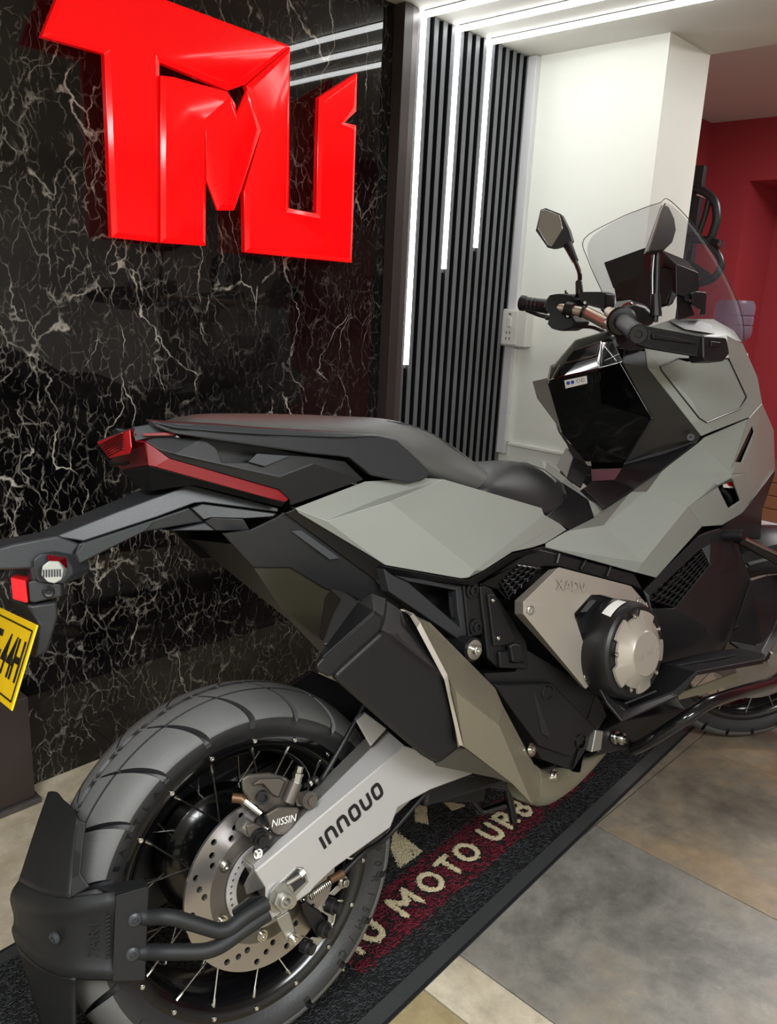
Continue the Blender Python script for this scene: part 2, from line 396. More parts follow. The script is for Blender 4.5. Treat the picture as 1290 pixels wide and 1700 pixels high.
LT = [(0.1345, 0.841, 1.6157), (.201, .841, 1.757), (0.753, 0.841, 1.7367), (0.6188, 0.841, 1.6254), (0.5692, 0.841, 1.6025), (0.3922, 0.841, 1.6247), (0.3835, 0.841, 1.2548), (0.2647, 0.841, 1.2572), (0.264, 0.841, 1.6135)]
LM = [(0.385, 0.828, 1.5969), (0.4169, 0.828, 1.6002), (0.5598, 0.828, 1.5979), (0.5837, 0.828, 1.5736), (0.5837, 0.828, 1.499), (0.5, 0.828, 1.4862), (0.4956, 0.828, 1.2558), (0.3755, 0.828, 1.2542)]
LU = [(0.6179, 0.841, 1.2496), (0.6147, 0.841, 1.3918), (0.6662, 0.841, 1.5324), (0.6206, 0.841, 1.6237), (0.753, 0.841, 1.7353), (0.7558, 0.841, 1.3663), (0.8484, 0.841, 1.3623), (0.8489, 0.841, 1.6409), (0.9808, 0.841, 1.7237), (0.9822, 0.841, 1.631), (0.9408, 0.841, 1.597), (0.9839, 0.841, 1.598), (0.9839, 0.841, 1.2457)]
LV_ = [(0.4947, 0.822, 1.5297), (0.5642, 0.822, 1.5894), (0.5793, 0.822, 1.5534), (0.609, 0.822, 1.6112), (0.6514, 0.822, 1.5298), (0.5727, 0.822, 1.3417), (0.5249, 0.822, 1.3369), (0.4949, 0.822, 1.4011)]
letter('letter_t', LT, WY - .055, WY - .040, sign)
letter('letter_u', LU, WY - .055, WY - .040, sign)
letter('letter_m', LM, WY - .068, WY - .054, sign)
letter('letter_m', LV_, WY - .074, WY - .0735 + .006, sign)
for (a, b) in ((.35, 1.35), (.35, 1.55), (.95, 1.32), (.6, 1.4)):
    wchild(lathe('standoff', [(.006, 0), (.006, .0405)], (a, WY, b), (0, -1, 0), M_alu, None, 12), sign)

# dark cabinet foot at the left wall
r = tag(empty('display_cabinet', (-.2, .85, FL)), 'dark brown cabinet foot at the foot of the marble wall behind the plate', 'cabinet')
wchild(box('upright', (-.32, .835, FL + .014), (.012, .9045, .26), M_dark, None, .003), r)
wchild(box('foot_plate', (-.34, .825, FL), (.022, .9045, FL + .014), M_alu, None, .002), r)

# ------------------------------------------------------------------ coil mat with a burgundy lettered band
import numpy as np
MA = R_(2.9); MO = Vector((0.170, -0.147, FL))
def mp(u, v, z=0): return (MO.x + u * math.cos(MA) - v * math.sin(MA), MO.y + u * math.sin(MA) + v * math.cos(MA), FL + z)
U0, U1, VW = -.95, 1.42, .612
floor_mat = tag(empty('floor_mat', mp(.2, .3)), 'black coil floor mat with burgundy lettered band under the motorcycle', 'mat')
def mbox(name, u0, v0, u1, v1, z0, z1, m, bev=0):
    V = [mp(u0, v0, z0), mp(u1, v0, z0), mp(u1, v1, z0), mp(u0, v1, z0), mp(u0, v0, z1), mp(u1, v0, z1), mp(u1, v1, z1), mp(u0, v1, z1)]
    F = [(0, 3, 2, 1), (4, 5, 6, 7), (0, 1, 5, 4), (1, 2, 6, 5), (2, 3, 7, 6), (3, 0, 4, 7)]
    return wchild(raw(name, V, F, m, None, bev), floor_mat)
mbox('backing', U0 + .001, .001, U1 - .001, VW - .001, 0, .0025, M_matbase)
# wedge shaped rubber borders
def wedge(name, a, b, c, d):
    V = [a, b, c, d, (c[0], c[1], c[2] + .0075), (d[0], d[1], d[2] + .0075), (a[0], a[1], a[2] + .0012), (b[0], b[1], b[2] + .0012)]
    return wchild(raw(name, V, [(0, 1, 2, 3), (6, 7, 4, 5), (0, 1, 7, 6), (1, 2, 4, 7), (2, 3, 5, 4), (3, 0, 6, 5)], M_rubber, None, .001), floor_mat)
wedge('border', mp(U0, 0), mp(U1, 0), mp(U1, .036), mp(U0, .036))
wedge('border', mp(U0, VW), mp(U1, VW), mp(U1, VW - .036), mp(U0, VW - .036))
wedge('border', mp(U1, .036), mp(U1, VW - .036), mp(U1 - .036, VW - .036), mp(U1 - .036, .036))
BAND0, BAND1 = .098, .214
# strokes of the woven words, in mat coordinates
G = {'T': [[(-.02, .026), (.02, .026)], [(0, .026), (0, -.026)]], 'M': [[(-.026, -.026), (-.024, .026), (0, -.006), (.024, .026), (.026, -.026)]],
     'U': [[(-.018, .026), (-.018, -.01), (-.01, -.024), (.01, -.024), (.018, -.01), (.018, .026)]],
     'O': [[(.023 * math.cos(a), .025 * math.sin(a)) for a in [k * math.pi / 8 for k in range(17)]]],
     'R': [[(-.016, -.026), (-.016, .026), (.008, .026), (.016, .014), (.008, .002), (-.016, .002)], [(.0, .002), (.018, -.026)]],
     'B': [[(-.016, -.026), (-.016, .026), (.008, .026), (.014, .014), (.006, .002), (-.016, .002)], [(.006, .002), (.016, -.012), (.006, -.026), (-.016, -.026)]],
     'A': [[(-.022, -.026), (0, .026), (.022, -.026)], [(-.012, -.008), (.012, -.008)]]}
words = [('T', -.02), ('M', .052), ('U', .128), ('M', .232), ('O', .314), ('T', .382), ('O', .444), ('U', .540), ('R', .603), ('B', .665), ('A', .728)]
segs = []
for ch, uc in words:
    for s in G[ch]:
        for i in range(len(s) - 1): segs.append((s[i][0] + uc, s[i][1] + .157, s[i + 1][0] + uc, s[i + 1][1] + .157))
# cream logo blocks woven into the black field
def toUV(x, y):
    dx, dy = x - MO.x, y - MO.y
    return (dx * math.cos(MA) + dy * math.sin(MA), -dx * math.sin(MA) + dy * math.cos(MA))
blocks = [[toUV(*p) for p in q] for q in (((.545, .192), (.492, .153), (.458, .097), (.536, .099)), ((.655, .227), (.668, .205), (.618, .156), (.604, .180)),
          ((.700, .262), (.735, .255), (.72, .225), (.690, .230)), ((.712, .190), (.735, .140), (.70, .150)))]
rng = np.random.default_rng(3)
NP = 26000
uu = rng.uniform(-.62, 1.36, NP); vv = rng.uniform(.034, .58, NP)
d = np.full(NP, 9.)
for a, b, c, e in segs:
    dx, dy = c - a, e - b; t = np.clip(((uu - a) * dx + (vv - b) * dy) / (dx * dx + dy * dy), 0, 1)
    d = np.minimum(d, np.hypot(uu - a - t * dx, vv - b - t * dy))
cream = d < .0062
def inpoly(q):
    ins = np.zeros(NP, bool); n = len(q)
    for i in range(n):
        (x1, y1), (x2, y2) = q[i], q[(i + 1) % n]
        c = ((y1 > vv) != (y2 > vv)) & (uu < (x2 - x1) * (vv - y1) / (y2 - y1 + 1e-12) + x1); ins ^= c
    return ins
for q in blocks: cream |= inpoly(q)
near = d < .0095
band = (vv > BAND0) & (vv < BAND1) & (uu > .045) & (uu < .95)
for q in blocks: near |= inpoly(q)
cls = np.where(near, 3, np.where(band, 1, 0))
def coils(name, sel, m, r0=.0040, r1=.0085, zb=.0022, pts=None):
    u, v = (uu[sel], vv[sel]) if pts is None else pts; n = len(u)
    if n == 0: return
    ang = rng.uniform(0, 2 * np.pi, n); rad = rng.uniform(r0, r1, n); span = rng.uniform(2.2, 4.4, n); tilt = rng.uniform(.25, 1.1, n); base = rng.uniform(zb, zb + .0023, n)
    K = 6; S = 3; P = np.zeros((n, K, S, 3)); th = .00095
    for k in range(K):
        a = ang + span * (k / (K - 1) - .5)
        cx_, cy_ = np.cos(a) * rad, np.sin(a) * rad
        # ring tilted about its own chord
        zc = np.clip(base + rad * .45 * np.sin(tilt) * (np.cos(a - ang) + .6) * .75, .0016, .0072)
        px_, py_ = u + cx_, v + cy_ * np.cos(tilt)
        for s in range(S):
            b = 2 * np.pi * s / S
            P[:, k, s, 0] = px_ + np.cos(a) * th * np.cos(b); P[:, k, s, 1] = py_ + np.sin(a) * th * np.cos(b); P[:, k, s, 2] = zc + th * np.sin(b)
    P = P.reshape(-1, 3); W_ = np.empty_like(P)
    W_[:, 0] = MO.x + P[:, 0] * math.cos(MA) - P[:, 1] * math.sin(MA); W_[:, 1] = MO.y + P[:, 0] * math.sin(MA) + P[:, 1] * math.cos(MA); W_[:, 2] = FL + P[:, 2]
    quad = np.array([(k * S + s, k * S + (s + 1) % S, (k + 1) * S + (s + 1) % S, (k + 1) * S + s) for k in range(K - 1) for s in range(S)])
    Fq = (quad[None] + (np.arange(n) * K * S)[:, None, None]).reshape(-1, 4)
    me = bpy.data.meshes.new(name); me.vertices.add(len(W_)); me.vertices.foreach_set('co', W_.ravel())
    me.loops.add(Fq.size); me.loops.foreach_set('vertex_index', Fq.ravel().astype(np.int32)); me.polygons.add(len(Fq))
    me.polygons.foreach_set('loop_start', np.arange(0, Fq.size, 4, dtype=np.int32)); me.update(calc_edges=True)
    me.shade_smooth()
    o = link(name, me, m); wchild(o, floor_mat); o['kind'] = 'stuff'
coils('coil_pile', cls == 0, M_coil); coils('burgundy_coil_band', cls == 1, M_coilred); 
lu, lv = [], []
for a, b, c, e in segs:
    ln = math.hypot(c - a, e - b); k = int(ln * 5200); t = rng.uniform(0, 1, k)
    lu.append(a + (c - a) * t + rng.normal(0, .0021, k)); lv.append(b + (e - b) * t + rng.normal(0, .0021, k))
for q in blocks:
    q0 = np.array(q); k = 900; a = rng.uniform(q0[:, 0].min(), q0[:, 0].max(), NP); b = rng.uniform(q0[:, 1].min(), q0[:, 1].max(), NP)
    uu, vv = a, b; ok = inpoly(q); lu.append(a[ok][:k]); lv.append(b[ok][:k])
coils('cream_coil_lettering', None, M_coilcream, .0016, .0036, .0040, (np.concatenate(lu), np.concatenate(lv)))

# ------------------------------------------------------------------ things in the red room
def wtube(name, pts, r, m, root, n=12): return wchild(tube(name, pts, r, m, None, n), root)
M_tubeblk = mat('black_powder_coat', (30, 30, 33), .38)
M_steel = mat('bright_steel', (190, 190, 188), .25, metal=1)
XB = 2.55
r = tag(empty('display_post', (XB, .62, FL)), 'tall black display post behind the edge of the white column', 'post')
wchild(box('post', (XB + .018, .586, FL), (XB + .048, .665, 1.695), M_tubeblk, None, .004), r)
r = tag(empty('crash_guard', (XB, .45, 1.35)), 'black tubular crash guard hanging on the black post in the red room', 'crash guard')
CG1 = [(2.55, 0.6233, 1.6167), (2.55, 0.5636, 1.5968), (2.55, 0.5164, 1.5607), (2.55, 0.4997, 1.4959), (2.55, 0.5113, 1.4355), (2.55, 0.5227, 1.4181), (2.55, 0.5664, 1.425), (2.55, 0.6254, 1.4322)]
CG2 = [(2.55, 0.5416, 1.5745), (2.55, 0.55, 1.5057), (2.55, 0.5673, 1.4317)]
CG3 = [(2.55, 0.5197, 1.4137), (2.55, 0.4669, 1.3569), (2.55, 0.4563, 1.3176), (2.55, 0.4827, 1.2773), (2.55, 0.5786, 1.2455), (2.55, 0.6103, 1.2606), (2.55, 0.6136, 1.2834)]
CG4 = [(2.55, 0.5859, 1.4274), (2.55, 0.612, 1.3739), (2.55, 0.612, 1.3062)]
wtube('hoop', fillet(CG1, .05), .016, M_tubeblk, r)
wtube('brace', CG2, .011, M_tubeblk, r)
wtube('hoop', fillet(CG3, .07), .014, M_tubeblk, r)
wtube('brace', CG4, .012, M_tubeblk, r)
CP = [(2.55, 0.5941, 1.3516), (2.55, 0.5576, 1.334), (2.55, 0.4847, 1.2906), (2.55, 0.5204, 1.2765), (2.55, 0.5648, 1.2844), (2.55, 0.6064, 1.3017), (2.55, 0.6054, 1.3289)]
wchild(slab('guard_plate', CP, (.008, 0, 0), M_tubeblk, None, .002), r)
wtube('mount_bolt', [(2.55, 0.5904, 1.5872), (2.55, 0.5433, 1.5702)], .008, M_steel, r, 10)
wtube('slider', [(2.55, 0.5034, 1.4137), (2.54, 0.4724, 1.4041)], .017, M_tubeblk, r, 12)
wtube('slider_cap', [(2.54, 0.4724, 1.4041), (2.535, 0.4582, 1.3994)], .014, M_steel, r, 12)
# water dispenser with a blue jug
XJ, YJ, ZJ = (3, 0.5577, 1.0681)
wdsp = tag(empty('water_dispenser', (XJ, YJ, FL)), 'narrow white dispenser cabinet standing under the blue water jug', 'dispenser')
wchild(box('cabinet', (XJ - .07, YJ - .07, FL), (XJ + .07, YJ + .07, ZJ - .074), M_pvc, None, .02), wdsp)
wj = tag(empty('water_jug', (XJ, YJ, ZJ - .074)), 'clear pale blue water jug behind the windscreen', 'water jug')
wchild(lathe('jug_body', [(.022, -.075), (.026, -.045), (.07, -.022), (.082, 0), (.082, .03), (.077, .036), (.082, .042), (.082, .07), (.077, .076), (.082, .082), (.082, .12), (.07, .14), (.0, .143)], (XJ, YJ, ZJ), (0, 0, 1), M_jug, None, 32), wj)
wchild(lathe('jug_collar', [(.027, -.0735), (.030, -.070), (.030, -.060), (.026, -.058)], (XJ, YJ, ZJ), (0, 0, 1), M_pvc, None, 24), wj)
# low bench seen at the right edge
r = tag(empty('wooden_bench', (4.0, .55, FL)), 'low brown wooden bench on a white plinth in the red recess', 'bench')
wchild(box('plinth', (3.74, -.6, FL), (4.12, .78, .10), M_pvc, None, .005), r)
for k in range(4):
    wchild(box('plank', (3.76, -.6, .1005 + k * .07), (4.11, .76, .167 + k * .07), M_wood, None, .003), r)

# ================================================================== the motorcycle (bike frame: x forward, y left, z up, origin under the rear axle)
bike = tag(empty('motorcycle', (0, 0, 0), (-0.2070, 0, -0.1338)), 'grey adventure scooter leaning on its side stand on the coil mat', 'motorcycle')
B_grey = mat('grey_bodywork_paint', (132, 134, 128), .30, var=.02, coat=.12)
B_black = mat('black_satin_plastic', (19, 19, 21), .36, bump=.12, bscale=700)
B_blackm = mat('black_textured_plastic', (20, 20, 22), .42, bump=.15, bscale=900)
B_gloss = mat('black_gloss_plastic', (6, 6, 8), .04, coat=.5)
B_dgrey = mat('graphite_plastic', (42, 43, 46), .36, bump=.1, bscale=600)
B_lgrey = mat('satin_grey_plastic', (50, 53, 56), .34, bump=.08, bscale=600)
B_seat = mat('seat_vinyl_grey', (82, 82, 80), .42, bump=.25, bscale=900)
B_seatd = mat('seat_vinyl_black', (40, 41, 42), .40, bump=.2, bscale=900)
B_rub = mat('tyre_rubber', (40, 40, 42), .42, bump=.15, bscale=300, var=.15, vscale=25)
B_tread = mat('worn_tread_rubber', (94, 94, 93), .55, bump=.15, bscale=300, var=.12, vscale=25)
B_rubl = mat('tyre_lettering', (14, 14, 15), .3)
B_rim = mat('black_rim_enamel', (10, 10, 12), .18, coat=.2)
B_silver = mat('silver_swingarm_paint', (182, 180, 179), .30, metal=.35, var=.02)
B_alu = mat('cast_aluminium', (168, 166, 160), .34, metal=.8, var=.05)
B_chrome = mat('bright_fastener_steel', (205, 203, 198), .2, metal=1)
B_disc = mat('brake_disc_steel', (168, 163, 162), .26, metal=.85, var=.06, vscale=30)
B_cal = mat('caliper_grey_anodised', (98, 92, 86), .42, metal=.55)
B_champ = mat('champagne_metal_paint', (168, 160, 150), .3, metal=.45, var=.02)
B_bronze = mat('olive_bronze_shield', (134, 129, 110), .30, metal=.5, var=.03)
B_spoke = mat('spoke_steel', (190, 188, 184), .25, metal=1)
B_red = mat('red_tail_lens', (118, 8, 18), .28, coat=.1)
B_redd = mat('dark_red_tail_lens', (96, 8, 18), .14, coat=.4)
B_redr = mat('red_reflector', (225, 25, 35), .15, coat=.3)
B_clear = mat('clear_indicator_lens', (168, 168, 163), .12, coat=.4)
B_yellow = mat('yellow_plate_paint', (240, 196, 20), .35)
B_ink = mat('plate_black_ink', (28, 24, 10), .4)
B_white = mat('white_print', (228, 226, 222), .4)
B_brass = mat('copper_pin', (104, 78, 58), .45, metal=.6)
AX = Vector((0, 0, .286))
def wp(r, a, y, c=AX): return Vector((c.x + r * math.cos(a), y, c.z + r * math.sin(a)))
def bolt(name, c, axis, r, h, m, parent, n=6, washer=True):
    a = Vector(axis).normalized(); c = Vector(c)
    pr = [(0, 0)]
    if washer: pr = [(0, 0), (r * 1.45, 0), (r * 1.45, h * .3), (r, h * .3)]
    else: pr = [(r, 0)]
    o = lathe(name, pr + [(r, h * .92), (r * .9, h), (r * .45, h), (r * .42, h * .6), (0, h * .6)], c, a, m, parent, 18, angle=25)
    return o

# ---------------------------------------------------------------- rear wheel
def tyre_mesh(name, m, parent, RC, RS, HW, rimr, rimw, nrep, xf=lambda v: v):
    """tread grid sheared along the grooves, so that every groove has clean walls"""
    dS = RS - rimr; q = HW / .08
    half = [0, .003, .006, .009, .0125, .016, .020, .024, .028, .0315, .0325, .0345, .0355, .040, .045, .050, .055, .060, .064, .068, .072, .0755, .078, .0795, .08]
    half = [a * q for a in half]
    ysl = [-a for a in half[::-1]] + half[1:]
    prof = [(y, RS + (RC - RS) * max(0, 1 - (y / HW) ** 2) ** .6, True) for y in ysl]
    side = [(-rimw, rimr), (-rimw - (HW - rimw) * .35, rimr + dS * .22), (-rimw - (HW - rimw) * .75, rimr + dS * .5), (-HW + .0005, rimr + dS * .82)]
    full = [(y, r, False) for y, r in side] + prof + [(-y, r, False) for y, r in side[::-1]]
    # columns of one pattern period: (phase, side that is grooved there)
    cols = []
    for c0, sd in ((0., 1), (.5, -1)):
        for d_, g in ((-1, 0), (-.86, 1), (0, 1), (.86, 1), (1, 0)): cols.append((c0, d_, sd if g else 0))
        for f in (.13, .20, .27, .34, .41): cols.append((c0 + f, None, 0))
    per = 2 * math.pi / nrep; V = []; F = []; DP = []; nc = len(cols) * nrep
    for k in range(nrep):
        for (c0, d_, g) in cols:
            for (y, r, tread) in full:
                ay = abs(y) / q; a_ = min(ay, .08)
                hw = .024 + max(0, a_ - .02) * .75
                ph = c0 if d_ is None else c0 + d_ * hw
                th = (k + ph) * per - 2.7 * a_
                dep = 0
                if tread and g:
                    if ((y < 0) == (g < 0)) and ay > .011: dep = .0115
                if tread and .0322 < ay < .0348: dep = max(dep, .006)
                if tread and ay < .0035 and abs(((ph + .25) % .5) - .25) > .05: dep = max(dep, .0035)
                dep *= .75 + .25 * q; DP.append(dep)
                V.append(xf(Vector(((r - dep) * math.cos(th), y, (r - dep) * math.sin(th)))))
    n = len(full)
    for j in range(nc):
        for i in range(n - 1):
            F.append((j * n + i, j * n + i + 1, ((j + 1) % nc) * n + i + 1, ((j + 1) % nc) * n + i))
    o = raw(name, V, F, m, parent, smooth=True, angle=32)
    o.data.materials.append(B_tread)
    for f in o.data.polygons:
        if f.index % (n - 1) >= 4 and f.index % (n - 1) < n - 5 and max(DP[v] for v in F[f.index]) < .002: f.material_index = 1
    return o
def xr(v): return v + AX
rimp = [(.2176, -.066), (.2176, -.063), (.2030, -.056), (.196, -.050), (.1905, -.040), (.186, -.026), (.183, 0), (.186, .026), (.1905, .040), (.196, .05), (.2030, .056), (.2176, .063), (.2176, .066),
        (.208, .066), (.199, .060), (.190, .052), (.184, .040), (.178, .02), (.176, 0), (.178, -.02), (.184, -.040), (.190, -.052), (.199, -.060), (.208, -.066)]
def rim(name, prof, c, m, parent, xf=None):
    o = lathe(name, prof, (0, 0, 0), (0, 1, 0), m, parent, 96, closed=True, angle=40)
    for v in o.data.vertices: v.co = xf(v.co)
    return o
rw = rim('rear_wheel', rimp, AX, B_rim, bike, xr); rw['label'] = 'black spoked rear wheel'
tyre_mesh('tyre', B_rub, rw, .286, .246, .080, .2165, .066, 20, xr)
# bright pin stripe of the rim edge and spoke heads
for i in range(18):
    a = R_(143.99 - 20 * i)
    bolt('spoke_head', wp(.2095, a, -.0655), (0, -1, 0), .0036, .003, B_spoke, rw, washer=False)
hub = lathe('hub', [(.02, -.07), (.05, -.07), (.056, -.060), (.056, -.052), (.036, -.046), (.034, 0), (.036, .046), (.06, .052), (.06, .060), (.05, .07), (.02, .07)], AX, (0, 1, 0), B_rim, rw, 40)
for i in range(36):
    sgn = -1 if i % 2 == 0 else 1
    a = R_(143.99 - 10 * i); da = R_(34) * (1 if (i // 2) % 2 == 0 else -1)
    p0 = wp(.055, a + da, sgn * .054); p1 = wp(.199, a, sgn * .056)
    tube('spoke', [p0, p0.lerp(p1, .9), p0.lerp(p1, .91), p1], [.0016, .0016, .0028, .0028], B_spoke, rw, 6)
def ring_text(s, R, a0, da, y, size, m, parent, flip=1, tilt=.25):
    for i, ch in enumerate(s):
        if ch == ' ': continue
        a = R_(a0 + da * i); c = wp(R, a, y); rad = (c - Vector((0, y, AX.z))).normalized(); tan = Vector((-rad.z, 0, rad.x))
        textmesh('tyre_letter', ch, c, tan * -flip, rad * flip + Vector((0, tilt * flip, 0)), size, m, parent, .0005)
ring_text('160/60R15M/C', .2340, 14, -6.2, -.0782, .0185, B_rubl, rw, 1, -.32)
ring_text('BATTLAX', .2340, 154, -5.2, -.0782, .015, B_rubl, rw, 1, -.32)
# rear brake disc with drilled holes
def disc(name, c, r0, r1, t, holes, m, parent, axis=(0, -1, 0), n=96):
    """flat ring with real drilled holes made from a radial grid"""
    u, v, w = Vector((1, 0, 0)), Vector((0, 0, 1)), Vector(axis)
    bm = bmesh.new(); c = Vector(c)
    nr = 14; na = 240
    hs = [(r * math.cos(a), r * math.sin(a), h) for r, a, h in holes]
    grid = [[bm.verts.new((((r0 + (r1 - r0) * i / nr) * math.cos(2 * math.pi * j / na)), (r0 + (r1 - r0) * i / nr) * math.sin(2 * math.pi * j / na), 0)) for j in range(na)] for i in range(nr + 1)]
    for i in range(nr):
        for j in range(na):
            f = (grid[i][j], grid[i + 1][j], grid[i + 1][(j + 1) % na], grid[i][(j + 1) % na])
            mx = sum(p.co.x for p in f) / 4; my = sum(p.co.y for p in f) / 4
            if any((mx - a) ** 2 + (my - b) ** 2 < h * h for a, b, h in hs): continue
            bm.faces.new(f)
    bmesh.ops.delete(bm, geom=[q for q in bm.verts if not q.link_faces], context='VERTS')
    # pull hole rims onto circles
    for q in bm.verts:
        if q.is_boundary:
            for a, b, h in hs:
                d2 = Vector((q.co.x - a, q.co.y - b, 0))
                if 1e-6 < d2.length < h * 1.6: q.co = Vector((a, b, 0)) + d2.normalized() * h
    ex = bmesh.ops.extrude_face_region(bm, geom=list(bm.faces))
    for q in [g for g in ex['geom'] if isinstance(g, bmesh.types.BMVert)]: q.co.z = -t
    for q in bm.verts: q.co = c + u * q.co.x + v * q.co.y + w * q.co.z
    bmesh.ops.recalc_face_normals(bm, faces=bm.faces)
    me = bpy.data.meshes.new(name); bm.to_mesh(me); bm.free()
    o = link(name, me, m, parent); me.shade_smooth(); me.set_sharp_from_angle(angle=R_(35)); return o
hl = []
for k in range(14):
    a = 2 * math.pi * k / 14
    hl += [(.1185, a, .0048), (.1085, a + .14, .0048), (.099, a + .26, .0048)]
bd = disc('brake_disc', (0, -.094, AX.z), .088, .130, .005, hl, B_disc, bike); bd['label'] = 'drilled rear brake disc'
car = lathe('disc_carrier', [(.066, -.086), (.066, -.094), (.090, -.0945), (.090, -.088)], AX, (0, 1, 0), B_cal, bd, 60, closed=True)
for k in range(6):
    a = R_(20 + 60 * k); bolt('carrier_bolt', wp(.080, a, -.0945), (0, -1, 0), .0062, .007, B_chrome, bd)
slots = [(.0585, 2 * math.pi * k / 40, .0022) for k in range(40)]
disc('abs_ring', (0, -.0985, AX.z), .050, .066, .003, slots, B_silver, bd)
lathe('hub_cover', [(.0, -.1005), (.030, -.1005), (.049, -.097), (.049, -.07), (.02, -.07)], AX, (0, 1, 0), B_rim, bd, 40)

# ---------------------------------------------------------------- swingarm
Y0 = -.150
sw = block('swingarm', [(-0.0482, -0.163, 0.3505), (0.2369, -0.163, 0.4444), (0.2701, -0.163, 0.4253), (0.3803, -0.163, 0.3498), (0.2816, -0.163, 0.3552), (0.2121, -0.163, 0.3501), (0.1937, -0.163, 0.3235), (0.0809, -0.163, 0.3013), (0.0458, -0.163, 0.2882), (0.0372, -0.163, 0.2827), (-0.0284, -0.163, 0.2712), (-0.0397, -0.163, 0.2853), (-0.035, -0.163, 0.321)],
           [(-0.0442, -0.155, 0.3458), (0.2432, -0.155, 0.4403), (0.2766, -0.155, 0.4211), (0.3877, -0.155, 0.345), (0.2882, -0.155, 0.3505), (0.2181, -0.155, 0.3453), (0.1996, -0.155, 0.3185), (0.0859, -0.155, 0.2961), (0.0505, -0.155, 0.283), (0.0418, -0.155, 0.2774), (-0.0243, -0.155, 0.2658), (-0.0357, -0.155, 0.28), (-0.031, -0.155, 0.3159)], B_silver, bike, .002)
sw['label'] = 'silver aluminium swingarm'
a1, a2 = Vector((-0.0487, -0.163, 0.3513)), Vector((0.2369, -0.163, 0.4444))
b1, b2 = Vector((-0.0358, -0.135, 0.3434)), Vector((0.2263, -0.135, 0.4653))
c1, c2 = Vector((b1.x, -.105, b1.z)), Vector((b2.x, -.105, b2.z))
e1 = Vector((-0.035, -0.163, 0.321)); e2 = Vector((-0.051, -0.135, 0.3051)); e3 = Vector((-0.0525, -0.13, 0.3186))
shell('top_chamfer', [a1, a2, b2, b1], [(0, 1, 2, 3)], B_silver, sw, .004, .001)
shell('top_flange', [b1, b2, c2, c1], [(0, 1, 2, 3)], B_alu, sw, .004, .001, (0, 0, 1))
shell('end_cap', [a1, b1, e3, e2, e1], [(0, 1, 2, 3), (0, 3, 4)], B_alu, sw, .004, .001, (-1, -1, 0))
block('beam_core', [(p[0], -.152, p[2]) for p in [(-0.0383, -0.16, 0.3393), (0.2287, -0.16, 0.4396), (0.2718, -0.16, 0.4166), (0.3732, -0.16, 0.3532), (0.2844, -0.16, 0.357), (0.1962, -0.16, 0.3248), (0.0831, -0.16, 0.3023), (-0.0162, -0.16, 0.2763)]],
      [(p[0], -.105, p[2]) for p in [(-0.0383, -0.16, 0.3393), (0.2287, -0.16, 0.4396), (0.2718, -0.16, 0.4166), (0.3732, -0.16, 0.3532), (0.2844, -0.16, 0.357), (0.1962, -0.16, 0.3248), (0.0831, -0.16, 0.3023), (-0.0162, -0.16, 0.2763)]], B_alu, sw, .003)
# axle adjuster slot
slab('axle_slot', [(-0.028, -0.1645, 0.3117), (0.0169, -0.1645, 0.3305), (0.0292, -0.1645, 0.3248), (0.0353, -0.1645, 0.2995), (0.0015, -0.1645, 0.2823), (-0.0223, -0.1645, 0.29)], (0, .004, 0), B_alu, sw, .001)
slab('axle_slot_floor', [(-0.0021, -0.1652, 0.3187), (0.0178, -0.1652, 0.3274), (0.0265, -0.1652, 0.3226), (0.0311, -0.1652, 0.3025), (0.0029, -0.1652, 0.2926)], (0, .002, 0), B_dgrey, sw, .0006)
tube('chain_adjuster_bolt', [(-0.0031, -0.167, 0.3139), (0.0275, -0.167, 0.3175)], .0036, B_alu, sw, 8)
lathe('chain_adjuster_nut', [(.0062, 0), (.0062, .008)], (0.02, -0.167, 0.3176), (1, 0, .35), B_alu, sw, 6, angle=20)
AXN = Vector((-0.0141, -0.166, 0.2988))
lathe('axle_washer', [(.0205, 0), (.0205, .003), (.012, .003)], AXN, (0, -1, 0), B_alu, sw, 32, angle=25)
lathe('axle_nut', [(.0170, .003), (.0170, .011), (.0155, .0125), (.0105, .0125)], AXN, (0, -1, 0), B_alu, sw, 6, angle=20)
lathe('axle_end', [(.0105, .0125), (.0105, .018), (.0095, .019), (.0055, .019), (.0050, .009), (0, .009)], AXN, (0, -1, 0), B_alu, sw, 24, angle=25)
# word on the arm, rounded strokes
def stroke_word(letters, o, right, up, h, w, gap, rad, m, parent, shear=.18):
    o = Vector(o); r = Vector(right).normalized(); u = Vector(up).normalized(); nrm = r.cross(u); x = 0
    for ch in letters:
        if ch == 'I': P = [(0, 0), (0, 1)]; ww = .0
        elif ch == 'n': P = [(0, 0), (0, .72), (.12, 1), (.88, 1), (1, .72), (1, 0)]; ww = w
        elif ch == 'u': P = [(0, 1), (0, .28), (.12, 0), (.88, 0), (1, .28), (1, 1)]; ww = w
        else: P = [(0, .28), (.12, 0), (.88, 0), (1, .28), (1, .72), (.88, 1), (.12, 1), (0, .72), (0, .28)]; ww = w
        pts = [o + r * (x + a * ww + shear * b * h) + u * (b * h) for a, b in P]
        pts = fillet(pts, h * .2, 4)
        L_, R2 = [], []
        for i, p in enumerate(pts):
            t = (pts[min(i + 1, len(pts) - 1)] - pts[max(i - 1, 0)]).normalized(); s = t.cross(nrm)
            L_.append(p + s * rad); R2.append(p - s * rad)
        V = L_ + R2; n = len(pts); F = [(i, i + 1, n + i + 1, n + i) for i in range(n - 1)]
        q = raw('letter_' + ch.lower(), V, F, m, parent); md = q.modifiers.new('solid', 'SOLIDIFY'); md.thickness = .0012; md.offset = 0
        x += ww + gap
wo = Vector((0.0701, -0.1638, 0.3379)); we = Vector((0.1773, -0.1638, 0.3801)); dr = (we - wo); upv = Vector((-dr.z, 0, dr.x)).normalized()
Lw = dr.length
